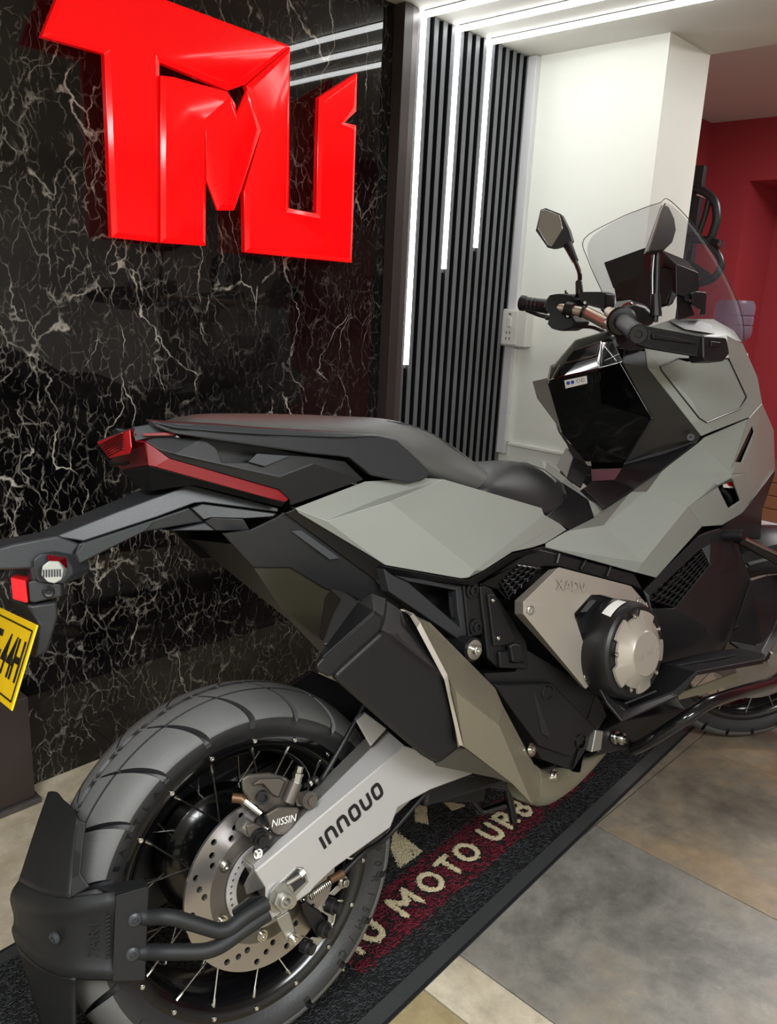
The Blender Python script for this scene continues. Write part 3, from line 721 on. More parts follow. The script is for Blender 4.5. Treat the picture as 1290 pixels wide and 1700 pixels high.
stroke_word('InnOuO', wo, dr, upv, .0215, Lw * .128, Lw * .085, .0026, B_black, sw, .0)
block('chain_guard', [(-.15, .100, .19), (-.17, .100, .33), (-.06, .100, .43), (.24, .100, .52), (.36, .100, .44), (.20, .100, .27)], [(-.15, .112, .19), (-.17, .112, .33), (-.06, .112, .43), (.24, .112, .52), (.36, .112, .44), (.20, .112, .27)], B_black, sw, .003)
# other arm of the fork and its chain
block('left_arm', [(.0 - .05, .105, .31), (.42, .105, .43), (.42, .105, .35), (-.05, .105, .25)], [(-.05, .150, .31), (.42, .150, .43), (.42, .150, .35), (-.05, .150, .25)], B_black, sw, .004)
block('front_lug', [(0.1551, -0.15, 0.5071), (0.175, -0.15, 0.514), (0.2132, -0.15, 0.4771), (0.1786, -0.15, 0.4577)], [(0.1792, -0.11, 0.4946), (0.2016, -0.11, 0.4996), (0.2382, -0.11, 0.4606), (0.2035, -0.11, 0.4428)], B_silver, sw, .002)
# final drive sprocket and chain on the far side
lathe('drive_flange', [(.03, .015), (.085, .02), (.105, .035), (.108, .062), (.09, .072), (.03, .075)], AX, (0, 1, 0), B_rim, rw, 56)
spk = lathe('sprocket', [(.05, .082), (.078, .082), (.078, .088), (.05, .088)], AX, (0, 1, 0), B_alu, bike, 40, closed=True)
tube('drive_chain', [(0, .085, AX.z + .080), (.30, .085, .42), (.42, .085, .44), (.45, .085, .41), (.42, .085, .375), (.30, .085, .33), (0, .085, AX.z - .080), (-.058, .085, AX.z - .056), (-.080, .085, AX.z), (-.058, .085, AX.z + .056)], .007, B_rim, bike, 6, close=True)
lathe('axle', [(.010, -.17), (.010, .17)], AX, (0, 1, 0), B_chrome, bike, 20)

# ---------------------------------------------------------------- rear caliper
cal = block('rear_caliper', [(-0.0117, -0.142, 0.4141), (0.01, -0.142, 0.4175), (0.0446, -0.142, 0.4038), (0.0361, -0.142, 0.386), (0.0298, -0.142, 0.3767), (0.0178, -0.142, 0.3732), (0.0041, -0.142, 0.3762), (-0.0049, -0.142, 0.3855)],
            [(0.0052, -0.1, 0.394), (0.0332, -0.1, 0.4003), (0.0715, -0.1, 0.3816), (0.0637, -0.1, 0.3602), (0.0544, -0.1, 0.3504), (0.0406, -0.1, 0.3473), (0.0252, -0.1, 0.3521), (0.0146, -0.1, 0.3621)], B_cal, bike, .004, 3)
cal['label'] = 'dark grey rear brake caliper'
block('upper_body', [(-0.0366, -0.126, 0.472), (-0.0242, -0.126, 0.4745), (0.0096, -0.126, 0.4654), (0.0361, -0.126, 0.4496), (0.05, -0.126, 0.4331), (0.0539, -0.126, 0.3964), (0.0162, -0.126, 0.4101), (-0.0033, -0.126, 0.4069), (-0.0189, -0.126, 0.4229), (-0.0365, -0.126, 0.4518)],
      [(-0.0166, -0.085, 0.4531), (-0.0037, -0.085, 0.4558), (0.0315, -0.085, 0.4463), (0.059, -0.085, 0.4298), (0.0735, -0.085, 0.4127), (0.0775, -0.085, 0.3746), (0.0383, -0.085, 0.3889), (0.0181, -0.085, 0.3855), (0.0018, -0.085, 0.4021), (-0.0164, -0.085, 0.4321)], B_cal, cal, .005, 3)
block('bridge', [(-0.0262, -0.138, 0.4619), (-0.0122, -0.138, 0.4661), (0.0181, -0.138, 0.4569), (0.0275, -0.138, 0.4502), (0.0138, -0.138, 0.4298), (0.0045, -0.138, 0.4376), (-0.0082, -0.138, 0.4579)],
      [(-0.0184, -0.12, 0.4527), (-0.004, -0.12, 0.4591), (0.0307, -0.12, 0.4497), (0.0413, -0.12, 0.4402), (0.0245, -0.12, 0.418), (0.0137, -0.12, 0.4253), (-0.0003, -0.12, 0.4475)], B_cal, cal, .002)
lathe('cylinder', [(.0098, 0), (.0098, .030)], (0.0312, -0.134, 0.4142), Vector((0.0467, -0.134, 0.4366)) - Vector((0.0312, -0.134, 0.4142)), B_cal, cal, 20)
lathe('bleed_screw', [(.0075, 0), (.0075, .012), (.0085, .012), (.0085, .016), (.006, .017), (.006, .026), (.0, .026)], (0.0475, -0.134, 0.4375), Vector((0.0529, -0.134, 0.4508)) - Vector((0.0475, -0.134, 0.4375)), B_chrome, cal, 6, angle=20)
lathe('banjo', [(.0125, -.004), (.0125, .008), (.0105, .008), (.0105, .010), (.0075, .010), (.0075, .016), (0, .016)], (0.06, -0.142, 0.4111), (0, -1, .1), B_cal, cal, 20, angle=25)
block('banjo_lug', [(0.0406, -0.136, 0.4278), (0.0662, -0.136, 0.4199), (0.0724, -0.136, 0.4024), (0.0636, -0.136, 0.3961), (0.0431, -0.136, 0.4036)], [(0.0553, -0.11, 0.4146), (0.0816, -0.11, 0.4066), (0.0879, -0.11, 0.3886), (0.0789, -0.11, 0.3821), (0.0579, -0.11, 0.3898)], B_cal, cal, .003)
tube('brake_hose', [(0.0632, -0.125, 0.4259), (0.077, -0.12, 0.4232), (0.0941, -0.115, 0.4243), (0.1141, -0.105, 0.417), (0.2117, -0.1, 0.5077)], .0045, B_black, cal, 8, 5)
tube('hose_ring', [(0.077, -0.12, 0.4232), (0.0812, -0.12, 0.4242)], .0065, B_chrome, cal, 8); tube('hose_ring', [(0.0872, -0.117, 0.4236), (0.0934, -0.116, 0.4242)], .0065, B_chrome, cal, 8)
for (p, r) in (((-0.0075, -0.128, 0.4354), .0085),): lathe('pad_pin_cap', [(.0095, 0), (.0095, .010), (.006, .010), (.006, .004), (0, .004)], p, (-.3, -1, .1), B_black, cal, 20)
lathe('slide_pin', [(.0075, -.010), (.0075, .010), (.0058, .010), (.0058, .020), (.0, .020)], (-0.023, -0.118, 0.4241), Vector((-0.0185, -0.12, 0.4191)) - Vector((-0.0299, -0.11, 0.4331)), B_chrome, cal, 14, angle=25)
tube('pin_boot', [(-0.0401, -0.1, 0.4359), (-0.03, -0.108, 0.4337), (-0.0241, -0.116, 0.4261)], [.007, .0075, .0085], B_brass, cal, 12)
block('lower_lug', [(-0.0401, -0.132, 0.4056), (-0.0257, -0.132, 0.4036), (-0.0056, -0.132, 0.3834), (0.0043, -0.132, 0.3703), (-0.0116, -0.132, 0.3639), (-0.0294, -0.132, 0.3709), (-0.0392, -0.132, 0.3918)], [(-0.0269, -0.105, 0.3914), (-0.0122, -0.105, 0.3893), (0.0085, -0.105, 0.3686), (0.0187, -0.105, 0.3552), (0.0024, -0.105, 0.3486), (-0.0159, -0.105, 0.3558), (-0.0261, -0.105, 0.3772)], B_cal, cal, .004, 3)
lathe('mount_bolt', [(.014, 0), (.014, .006), (.0115, .006), (.0115, .012), (.008, .012), (.008, .018), (0, .018)], (-0.0216, -0.133, 0.3796), (-.1, -1, 0), B_black, cal, 18, angle=25)
lathe('mount_sleeve', [(.010, 0), (.010, .022)], (-0.0259, -0.118, 0.3874), Vector((-0.0335, -0.118, 0.3961)) - Vector((-0.0259, -0.118, 0.3874)), B_alu, cal, 16)
bolt('sensor_bolt', (-0.0255, -0.132, 0.3563), (0, -1, 0), .005, .006, B_chrome, cal)
lathe('sensor_body', [(.0105, 0), (.0105, .02)], (-0.0135, -0.113, 0.3502), (0, -1, 0), B_black, cal, 16)
textmesh('maker_lettering', 'NISSIN', (0.0159, -0.1426, 0.3938), Vector((0.0337, -0.1426, 0.3917)) - Vector((-0.0016, -0.1426, 0.3964)), (0.05, 0, 1), .0155, B_white, cal, .0004, .25, sx=.92)

# ---------------------------------------------------------------- parking brake caliper under the arm
pb = block('parking_brake_caliper', [(0.0342, -0.135, 0.2531), (0.0451, -0.135, 0.2531), (0.0547, -0.135, 0.24), (0.0649, -0.135, 0.2315), (0.0796, -0.135, 0.201), (0.0751, -0.135, 0.1811), (0.058, -0.135, 0.1893), (0.0472, -0.135, 0.2121), (0.0386, -0.135, 0.2336)], [(0.0539, -0.1, 0.2294), (0.0651, -0.1, 0.2294), (0.075, -0.1, 0.2159), (0.0855, -0.1, 0.2072), (0.1008, -0.1, 0.1756), (0.0962, -0.1, 0.1551), (0.0784, -0.1, 0.1635), (0.0673, -0.1, 0.187), (0.0584, -0.1, 0.2093)], B_black, bike, .003)
pb['label'] = 'small parking brake caliper'
block('stay', [(-0.0173, -0.15, 0.26), (0.0067, -0.15, 0.2623), (0.0153, -0.15, 0.2164), (0.0072, -0.15, 0.2097), (-0.0025, -0.15, 0.2172)], [(-0.0111, -0.138, 0.2519), (0.0132, -0.138, 0.2541), (0.0219, -0.138, 0.2077), (0.0137, -0.138, 0.201), (0.0039, -0.138, 0.2086)], B_alu, pb, .003)
bolt('stay_bolt', (0.0074, -0.151, 0.2177), (0, -1, 0), .006, .009, B_chrome, pb)
lathe('boot', [(.0115, 0), (.0115, .012), (.009, .014), (.009, .022), (0, .022)], (0.0818, -0.135, 0.2318), Vector((.45, -1, -.15)), B_black, pb, 20, angle=25)
lathe('boot', [(.0105, 0), (.0105, .012), (.0085, .014), (.0085, .020), (0, .020)], (0.0316, -0.135, 0.19), Vector((.35, -1, -.2)), B_black, pb, 20, angle=25)
lathe('boot', [(.0125, 0), (.0125, .008), (.009, .010), (.009, .018), (0, .018)], (0.0677, -0.1355, 0.1988), Vector((.3, -1, -.15)), B_black, pb, 20, angle=25)
tube('spring', [Vector((0.0471, -0.14, 0.2611)).lerp(Vector((0.0858, -0.14, 0.2688)), i / 120) + Vector((0, .005 * math.cos(i * .628), .005 * math.sin(i * .628))) for i in range(121)], .0011, B_chrome, pb, 5)
tube('cable_barrel', [(0.0848, -0.142, 0.272), (0.1102, -0.142, 0.2732)], .0065, B_brass, pb, 10)
tube('cable', [(0.1102, -0.142, 0.2732), (0.156, -0.14, 0.2888), (0.2101, -0.135, 0.2944), (0.3294, -0.13, 0.3439), (0.4197, -0.12, 0.3221)], .0045, B_black, pb, 8, 5)
block('cable_arm', [(0.0864, -0.132, 0.2445), (0.1057, -0.132, 0.2521), (0.1177, -0.132, 0.2449), (0.0971, -0.132, 0.2378)], [(0.0901, -0.126, 0.2404), (0.1094, -0.126, 0.2481), (0.1216, -0.126, 0.2408), (0.1009, -0.126, 0.2336)], B_alu, pb, .001)
bolt('cable_arm_bolt', (0.1108, -0.137, 0.2569), (.2, -1, 0), .0065, .010, B_chrome, pb)
for p, q, r_ in (((0.071, -0.14, 0.2368), (0.0916, -0.14, 0.2376), (0.085, -0.14, 0.1987)), ((0.0282, -0.14, 0.2076), (0.0381, -0.14, 0.199), (0.0511, -0.14, 0.1771))):
    tube('spring_clip', fillet([p, q, Vector(q).lerp(Vector(r_), .5) + Vector((.004, 0, 0)), r_, Vector(r_) + Vector((-.012, 0, .002))], .005), .0014, B_chrome, pb, 6)
block('clip_plate', [(0.0616, -0.137, 0.2339), (0.0709, -0.137, 0.2376), (0.0853, -0.137, 0.2132), (0.0918, -0.137, 0.2103), (0.0847, -0.137, 0.1975), (0.0773, -0.137, 0.203), (0.0796, -0.137, 0.2138)], [(0.0633, -0.134, 0.2318), (0.0727, -0.134, 0.2355), (0.0871, -0.134, 0.2111), (0.0937, -0.134, 0.2081), (0.0865, -0.134, 0.1953), (0.0791, -0.134, 0.2008), (0.0814, -0.134, 0.2117)], B_alu, pb, .0006)
block('clip_plate', [(0.0341, -0.139, 0.1966), (0.0472, -0.139, 0.1962), (0.0618, -0.139, 0.1873), (0.0586, -0.139, 0.1789), (0.0454, -0.139, 0.1794), (0.0397, -0.139, 0.188)], [(0.0358, -0.136, 0.1944), (0.0489, -0.136, 0.194), (0.0636, -0.136, 0.1851), (0.0604, -0.136, 0.1767), (0.0471, -0.136, 0.1771), (0.0414, -0.136, 0.1858)], B_alu, pb, .0006)

# ---------------------------------------------------------------- wheel hugger with its tubular arms
B_guard = mat('spray_guard_plastic', (24, 25, 27), .58, bump=.12, bscale=800)
def sheet(name, rows, m, parent, t=.004, hint=(-1, -.4, 0)):
    n = len(rows[0]); V = [p for r in rows for p in r]
    return shell(name, V, [(i * n + j, i * n + j + 1, i * n + n + 1 + j, i * n + n + j) for i in range(len(rows) - 1) for j in range(n - 1)], m, parent, t, 0, hint, soft=True)
gd = sheet('spray_guard', [
    [(-0.3005, 0.085, 0.3452), (-0.3001, 0, 0.3668), (-0.2901, -0.045, 0.3695), (-0.2773, -0.09, 0.3818), (-0.2294, -0.122, 0.3832)],
    [(-0.3113, 0.092, 0.331), (-0.3052, -0.005, 0.3521), (-0.293, -0.055, 0.3612), (-0.2756, -0.1, 0.3747), (-0.2318, -0.128, 0.3785)],
    [(-0.3148, 0.095, 0.3129), (-0.3076, -0.008, 0.339), (-0.2951, -0.058, 0.3513), (-0.278, -0.104, 0.3652), (-0.234, -0.131, 0.3687)],
    [(-0.3118, 0.088, 0.3008), (-0.3032, 0, 0.3249), (-0.2932, -0.05, 0.3398), (-0.2765, -0.095, 0.3537), (-0.2337, -0.122, 0.3503)],
    [(-0.314, 0.088, 0.28), (-0.3052, 0, 0.2838), (-0.297, -0.05, 0.2918), (-0.2827, -0.093, 0.2961), (-0.2415, -0.122, 0.2878)],
    [(-0.3186, 0.095, 0.2744), (-0.3109, -0.008, 0.2795), (-0.302, -0.058, 0.2859), (-0.2865, -0.103, 0.2906), (-0.2454, -0.131, 0.2827)],
    [(-0.3143, 0.09, 0.2492), (-0.3111, 0, 0.2594), (-0.3019, -0.05, 0.2675), (-0.2861, -0.095, 0.2733), (-0.245, -0.125, 0.2671)]], B_guard, bike)
gd['label'] = 'black plastic spray guard behind the rear wheel'
fin = [[(-0.249, 0.07, 0.4662), (-0.2435, 0.05, 0.4731), (-0.247, 0.02, 0.4699), (-0.2481, -0.03, 0.4779), (-0.2521, -0.075, 0.4724)], [(-0.2717, 0.075, 0.4172), (-0.2701, 0.045, 0.4224), (-0.269, 0.01, 0.4298), (-0.2655, -0.04, 0.4408), (-0.262, -0.078, 0.4385)], [(-0.2904, 0.08, 0.3715), (-0.2886, 0.04, 0.3815), (-0.2859, 0.005, 0.3917), (-0.2797, -0.045, 0.3999), (-0.2703, -0.08, 0.4014)], [(-0.3013, 0.084, 0.3453), (-0.3005, 0.045, 0.3546), (-0.3002, 0, 0.3662), (-0.2902, -0.045, 0.3687), (-0.2777, -0.09, 0.3812)]]
sheet('fin', fin, B_guard, gd, .004, (-1, -.4, .3))
shell('fin_side', [(-0.2521, -0.075, 0.4724), (-0.2441, -0.082, 0.4691), (-0.2554, -0.088, 0.4313), (-0.2622, -0.092, 0.409), (-0.2545, -0.1, 0.3904), (-0.2774, -0.09, 0.381), (-0.2703, -0.08, 0.4014), (-0.262, -0.078, 0.4385)], [(0, 1, 2, 7), (7, 2, 3, 6), (6, 3, 4, 5)], B_guard, gd, .004, .002, (-.3, -1, .2))
sheet('flap', [[(-0.3148, 0.089, 0.2504), (-0.311, 0, 0.2602), (-0.3015, -0.049, 0.2677), (-0.2857, -0.094, 0.2735)], [(-0.307, 0.085, 0.1969), (-0.302, 0, 0.2284), (-0.2962, -0.045, 0.2462), (-0.2856, -0.085, 0.2592)], [(-0.3014, 0.08, 0.1473), (-0.2988, 0, 0.1801), (-0.2963, -0.045, 0.2011), (-0.2896, -0.08, 0.2166)], [(-0.2929, 0.075, 0.0743), (-0.2957, 0, 0.1132), (-0.2952, -0.04, 0.1345), (-0.2937, -0.075, 0.1565)]], B_guard, gd)
br = block('bracket_plate', [(-0.2308, -0.128, 0.3803), (-0.1888, -0.128, 0.3745), (-0.1871, -0.128, 0.3706), (-0.2063, -0.128, 0.251), (-0.2094, -0.128, 0.2504), (-0.2478, -0.128, 0.2691), (-0.2476, -0.128, 0.2762)], [(-0.2278, -0.118, 0.3748), (-0.1853, -0.118, 0.3689), (-0.1837, -0.118, 0.3651), (-0.203, -0.118, 0.2442), (-0.2062, -0.118, 0.2437), (-0.245, -0.118, 0.2625), (-0.2447, -0.118, 0.2697)], B_guard, gd, .003)
block('bracket_top', [(-0.2429, -0.085, 0.3793), (-0.1787, -0.085, 0.3657), (-0.1868, -0.127, 0.3733), (-0.2309, -0.127, 0.3814)], [(-0.2432, -0.085, 0.3773), (-0.1789, -0.085, 0.3636), (-0.1854, -0.122, 0.3685), (-0.2296, -0.122, 0.3767)], B_guard, gd, .001)
for p in ((-0.2106, -0.1285, 0.338), (-0.2188, -0.1285, 0.2937)): lathe('guard_bolt', [(.0095, 0), (.0090, .0025), (.006, .0045), (.0042, .0048), (.0040, .002), (0, .002)], p, (-.15, -1, 0), B_lgrey, gd, 20)
lathe('guard_bolt', [(.0085, 0), (.008, .0025), (.005, .0045), (.004, .0048), (.0038, .002), (0, .002)], Vector((-0.2919, -0.062, 0.3238)) + Vector((-.004, -.004, 0)), (-1, -.55, 0), B_lgrey, gd, 20)
for i in range(11):
    a = Vector((-0.2449, -0.1225, 0.3536)).lerp(Vector((-0.2511, -0.1225, 0.301)), i / 10); b = Vector((-0.2401, -0.1265, 0.3562)).lerp(Vector((-0.2463, -0.1265, 0.3037)), i / 10)
    tube('grip_rib', [a, b], .0016, B_guard, gd, 6)
textmesh('guard_emboss', '7AR1', (-0.2614, -0.1125, 0.327), Vector((-0.2596, -0.1125, 0.3426)) - Vector((-0.2633, -0.1125, 0.3115)), Vector((-0.2677, -0.106, 0.329)) - Vector((-0.256, -0.117, 0.3286)), .022, B_guard, gd, .0005)
tube('upper_arm', fillet([(-0.0417, -0.176, 0.3058), (-0.0731, -0.176, 0.3032), (-0.108, -0.174, 0.2913), (-0.1729, -0.15, 0.335), (-0.1933, -0.124, 0.3306), (-0.2108, -0.117, 0.3419)], .022), .0105, B_guard, gd, 14)
tube('lower_arm', fillet([(-0.0419, -0.176, 0.2904), (-0.0751, -0.176, 0.2854), (-0.1267, -0.172, 0.2725), (-0.1785, -0.15, 0.2867), (-0.1987, -0.124, 0.2845), (-0.2168, -0.117, 0.29)], .022), .0105, B_guard, gd, 14)
block('arm_mount', [(-0.0935, -0.172, 0.3178), (-0.0654, -0.172, 0.3253), (-0.0444, -0.172, 0.3176), (-0.0399, -0.172, 0.301), (-0.0715, -0.172, 0.2978), (-0.0918, -0.172, 0.3071)], [(-0.0835, -0.15, 0.3038), (-0.0548, -0.15, 0.3115), (-0.0333, -0.15, 0.3036), (-0.0288, -0.15, 0.2867), (-0.0611, -0.15, 0.2834), (-0.0817, -0.15, 0.2928)], B_black, gd, .003)

# ---------------------------------------------------------------- added black body core (fills the hollow panels, blocks light inside them)
def mir(L_): return [(p[0], -p[1], p[2]) for p in L_]
def sym(name, R0, m, parent, bev=.003, inset=.0):
    """solid between a right-hand loop and its mirror image"""
    return block(name, R0, mir(R0), m, parent, bev)
core = sym('body_core', [(0.1104, -0.085, 0.8344), (0.2529, -0.1, 0.8643), (0.5552, -0.11, 0.7958), (0.8212, -0.11, 0.7183), (0.9944, -0.12, 0.7431), (1.2492, -0.12, 0.8166), (1.4266, -0.12, 0.8776), (1.4123, -0.12, 0.6922), (1.2382, -0.13, 0.6561), (0.7986, -0.13, 0.4616), (0.6277, -0.13, 0.4644), (0.468, -0.12, 0.5206), (0.3385, -0.11, 0.6633), (0.2047, -0.09, 0.7591)], B_black, bike)

# ---------------------------------------------------------------- grey side panel
sp = shell('side_panel', [(0.0945, -0.128, 0.8465), (0.2151, -0.145, 0.8741), (0.2333, -0.158, 0.8459), (0.1324, -0.152, 0.8233), (0.3333, -0.15, 0.8678), (0.3756, -0.152, 0.861), (0.2347, -0.178, 0.8407), (0.6162, -0.15, 0.7823), (0.6046, -0.165, 0.7719), (0.3716, -0.214, 0.7119), (0.3643, -0.205, 0.7003), (0.2224, -0.17, 0.7424), (0.0981, -0.132, 0.8403), (0.6649, -0.15, 0.7459), (0.6812, -0.152, 0.732), (0.5971, -0.17, 0.7199), (0.5437, -0.185, 0.721), (0.4826, -0.195, 0.7238), (0.3977, -0.207, 0.7067), (0.348, -0.205, 0.702)],
           [(0, 3, 2, 1), (1, 2, 4), (2, 5, 4), (2, 6, 5), (3, 6, 2), (3, 11, 19, 10, 9, 6), (6, 9, 8, 7, 5), (0, 12, 11, 3), (8, 9, 18, 17, 16, 15, 14, 13), (9, 10, 18)], B_grey, bike, .004, .0018, mirror=True)
sp['label'] = 'faceted grey side panel under the seat'
# black edge strip below the panel
shell('panel_edge_strip', [(0.0822, -0.118, 0.8398), (0.0956, -0.126, 0.8448), (0.2253, -0.166, 0.7393), (0.3535, -0.2, 0.6977), (0.3708, -0.2, 0.6946), (0.4875, -0.19, 0.7185), (0.5521, -0.18, 0.7163), (0.599, -0.165, 0.7139), (0.6883, -0.17, 0.6825), (0.6837, -0.17, 0.6729), (0.5701, -0.172, 0.7062), (0.5097, -0.18, 0.7077), (0.3893, -0.19, 0.6809), (0.3566, -0.19, 0.6889), (0.2443, -0.155, 0.7199), (0.2326, -0.15, 0.7118), (0.2221, -0.142, 0.7161)],
      [(0, 1, 2, 14, 15, 16), (2, 3, 13, 14), (3, 4, 12, 13), (4, 5, 11, 12), (5, 6, 10, 11), (6, 7, 8, 9, 10)], B_black, bike, .004, .0015, mirror=True)
# black tail skirt running down to the muffler
sk = shell('tail_skirt', [(-0.0106, -0.095, 0.8221), (0.0322, -0.1, 0.8216), (0.0787, -0.108, 0.8363), (0.0854, -0.112, 0.8421), (0.2251, -0.138, 0.7152), (0.2434, -0.14, 0.693), (0.2723, -0.138, 0.6631), (0.2469, -0.13, 0.6512), (0.1786, -0.118, 0.703), (0.1489, -0.112, 0.7119), (0.0945, -0.102, 0.7542), (0.0346, -0.095, 0.7639)],
      [(0, 1, 10, 11), (1, 2, 3, 4, 8, 9, 10), (4, 5, 6, 7, 8)], B_blackm, bike, .005, .002, mirror=True)
sk['label'] = 'black tail skirt'
shell('skirt_insert', [(0.0922, -0.114, 0.8126), (0.1102, -0.116, 0.8113), (0.1678, -0.13, 0.7592), (0.1491, -0.128, 0.7599)], [(0, 1, 2, 3)], B_lgrey, sk, .003, .001)
B_oliverefl = mat('black_plastic_olive_reflection', (44, 41, 32), .28)  # glossy black plastic, its olive reflection put into the base colour
shell('inner_mudguard', [(0.0354, -0.09, 0.7648), (0.0993, -0.097, 0.7545), (0.1827, -0.112, 0.7016), (0.2229, -0.118, 0.6667), (0.1744, -0.112, 0.6246), (0.1367, -0.1, 0.6314), (0.1261, -0.094, 0.6407), (0.0769, -0.085, 0.6961)], [(0, 1, 2, 6, 7), (2, 3, 4, 5, 6)], B_oliverefl, sk, .004, .002)
raw('wheel_arch', [(x, y, z) for x, z in ((.02, .80), (.10, .72), (.20, .62), (.28, .52), (.33, .42)) for y in (-.088, -.05, 0, .05, .088)], [(i * 5 + j, i * 5 + j + 1, i * 5 + 6 + j, i * 5 + 5 + j) for i in range(4) for j in range(4)], B_black, bike, smooth=True)

# ---------------------------------------------------------------- seats
def seat(name, st_, m, parent, drop=.012):
    rings = []
    for low, crest, ctr in st_:
        l = Vector(low); c = Vector(crest); md = l.lerp(c, .55) + Vector((0, -.010, .004)); top = Vector((c.x, 0, c.z + ctr)); q = c.lerp(top, .5) + Vector((0, 0, .003))
        und = Vector((l.x, l.y * .8, l.z - .018)); uc = Vector((l.x, 0, l.z - .02))
        right = [uc, und, l, md, c, q]
        left = [Vector((p.x, -p.y, p.z)) for p in (q, c, md, l, und)]
        rings.append(right + [top] + left)
    return loft(name, rings, m, parent, sub=2, smooth=True, angle=180)
ps = seat('pillion_seat', [((-0.0433, -0.06, 0.9854), (-0.0256, -0.03, 0.9889), 0), ((-0.0334, -0.09, 0.9817), (-0.0146, -0.045, 0.9945), .001), ((-0.0063, -0.11, 0.9775), (0.0182, -0.05, 0.9953), .002), ((0.0594, -0.13, 0.9643), (0.1016, -0.055, 0.9901), .002), ((0.1327, -0.138, 0.953), (0.1874, -0.06, 0.9841), .002),
     ((0.1865, -0.145, 0.9541), (0.2499, -0.06, 0.9775), .002), ((0.2473, -0.15, 0.9415), (0.3274, -0.065, 0.9721), .001), ((0.3044, -0.15, 0.916), (0.3721, -0.075, 0.9614), 0), ((0.3532, -0.15, 0.8795), (0.4277, -0.08, 0.9415), -.002), ((0.4093, -0.147, 0.8601), (0.4732, -0.085, 0.9134), -.004), ((0.4801, -0.138, 0.8357), (0.5199, -0.09, 0.8761), -.006), ((0.5271, -0.13, 0.8209), (0.553, -0.095, 0.8436), -.008), ((0.5365, -0.127, 0.8198), (0.5634, -0.1, 0.8243), -.01)], B_seat, bike)
ps['label'] = 'grey pillion seat'
tube('seat_seam', [Vector(p) + Vector((0, -.0015, .001)) for p in ((0.3183, -0.082, 0.9642), (0.3624, -0.092, 0.9535), (0.4106, -0.098, 0.9325), (0.4607, -0.103, 0.8985), (0.5087, -0.106, 0.8613), (0.5415, -0.108, 0.8312))], .0012, B_lgrey, ps, 6, 6)
rs = seat('rider_seat', [((0.4504, -0.15, 0.8382), (0.5414, -0.08, 0.8644), 0), ((0.4801, -0.155, 0.8264), (0.5695, -0.085, 0.8727), 0), ((0.5276, -0.155, 0.8066), (0.6215, -0.08, 0.8728), 0), ((0.5806, -0.152, 0.7854), (0.6876, -0.07, 0.8633), -.002), ((0.6276, -0.145, 0.7693), (0.7447, -0.06, 0.8416), -.004), ((0.6689, -0.13, 0.7602), (0.7765, -0.06, 0.8159), -.006), ((0.7075, -0.11, 0.7627), (0.7819, -0.065, 0.79), -.008), ((0.7356, -0.095, 0.7661), (0.7757, -0.07, 0.7732), -.01)], B_seatd, bike)
rs['label'] = 'black rider seat'
tr_ = shell('seat_surround', [(0.7682, 0.1, 0.8591), (0.8287, 0.09, 0.8624), (0.8756, 0.07, 0.8578), (0.8819, 0.06, 0.8501), (0.8739, 0, 0.8137), (0.8816, -0.05, 0.7674), (0.8809, -0.055, 0.7642), (0.883, -0.085, 0.7489), (0.8795, -0.09, 0.7424), (0.8422, -0.095, 0.7325), (0.8764, -0.055, 0.7648), (0.8378, -0.02, 0.8068), (0.8628, 0.05, 0.8348), (0.844, 0.085, 0.852)],
      [(0, 1, 13), (1, 2, 12, 13), (2, 3, 12), (3, 4, 11, 12), (4, 5, 10, 11), (5, 6, 7, 8, 9, 10)], B_grey, bike, .005, .0015, (-.2, -.3, 1))
shell('seat_front_cover', [(0.8236, -0.03, 0.8093), (0.8765, -0.055, 0.7657), (0.8393, -0.095, 0.7338), (0.7146, -0.135, 0.7254), (0.6401, -0.142, 0.7607), (0.7147, -0.11, 0.7704), (0.7978, -0.06, 0.7866)], [(0, 1, 6), (1, 2, 5, 6), (2, 3, 4, 5)], B_blackm, bike, .005, .002, (-.2, -.5, 1))
shell('seat_lip', [(0.8236, -0.03, 0.8093), (0.7978, -0.06, 0.7866), (0.7147, -0.11, 0.7704), (0.6401, -0.142, 0.7607), (0.6384, -0.14, 0.765), (0.7145, -0.105, 0.7747), (0.7919, -0.058, 0.7886), (0.8183, -0.03, 0.8061)], [(0, 1, 6, 7), (1, 2, 5, 6), (2, 3, 4, 5)], B_black, bike, .004, .001, (-.2, -.5, 1))

# ---------------------------------------------------------------- grab rail, tail cover and lamps
rail = [(-0.1119, -0.118, 0.989), (-0.1045, -0.122, 0.9796), (-0.0828, -0.132, 0.9687), (-0.0393, -0.142, 0.958), (0.0362, -0.152, 0.9408), (0.117, -0.157, 0.924), (0.1584, -0.16, 0.9172), (0.1798, -0.162, 0.9127), (0.2143, -0.166, 0.8828), (0.2863, -0.168, 0.8635), (0.3199, -0.165, 0.8647), (0.3363, -0.162, 0.8706), (0.3363, -0.16, 0.8794), (0.2963, -0.16, 0.9183), (0.2754, -0.16, 0.9345), (0.2444, -0.16, 0.942), (0.168, -0.158, 0.9522), (0.0422, -0.154, 0.9666), (-0.0246, -0.146, 0.9766), (-0.0811, -0.132, 0.9834)]
gr = block('grab_rail', rail, [(p[0] + .002, p[1] + .022, p[2] + .004) for p in rail], B_dgrey, bike, .005, 3)
gr['label'] = 'dark grab rail along the seat'
raill = [(p[0] + .02, p[1] * .72, p[2] - .004) for p in rail]
block('grab_rail', mir(raill), mir([(p[0] + .002, p[1] + .022, p[2] + .004) for p in raill]), B_dgrey, bike, .005, 2)
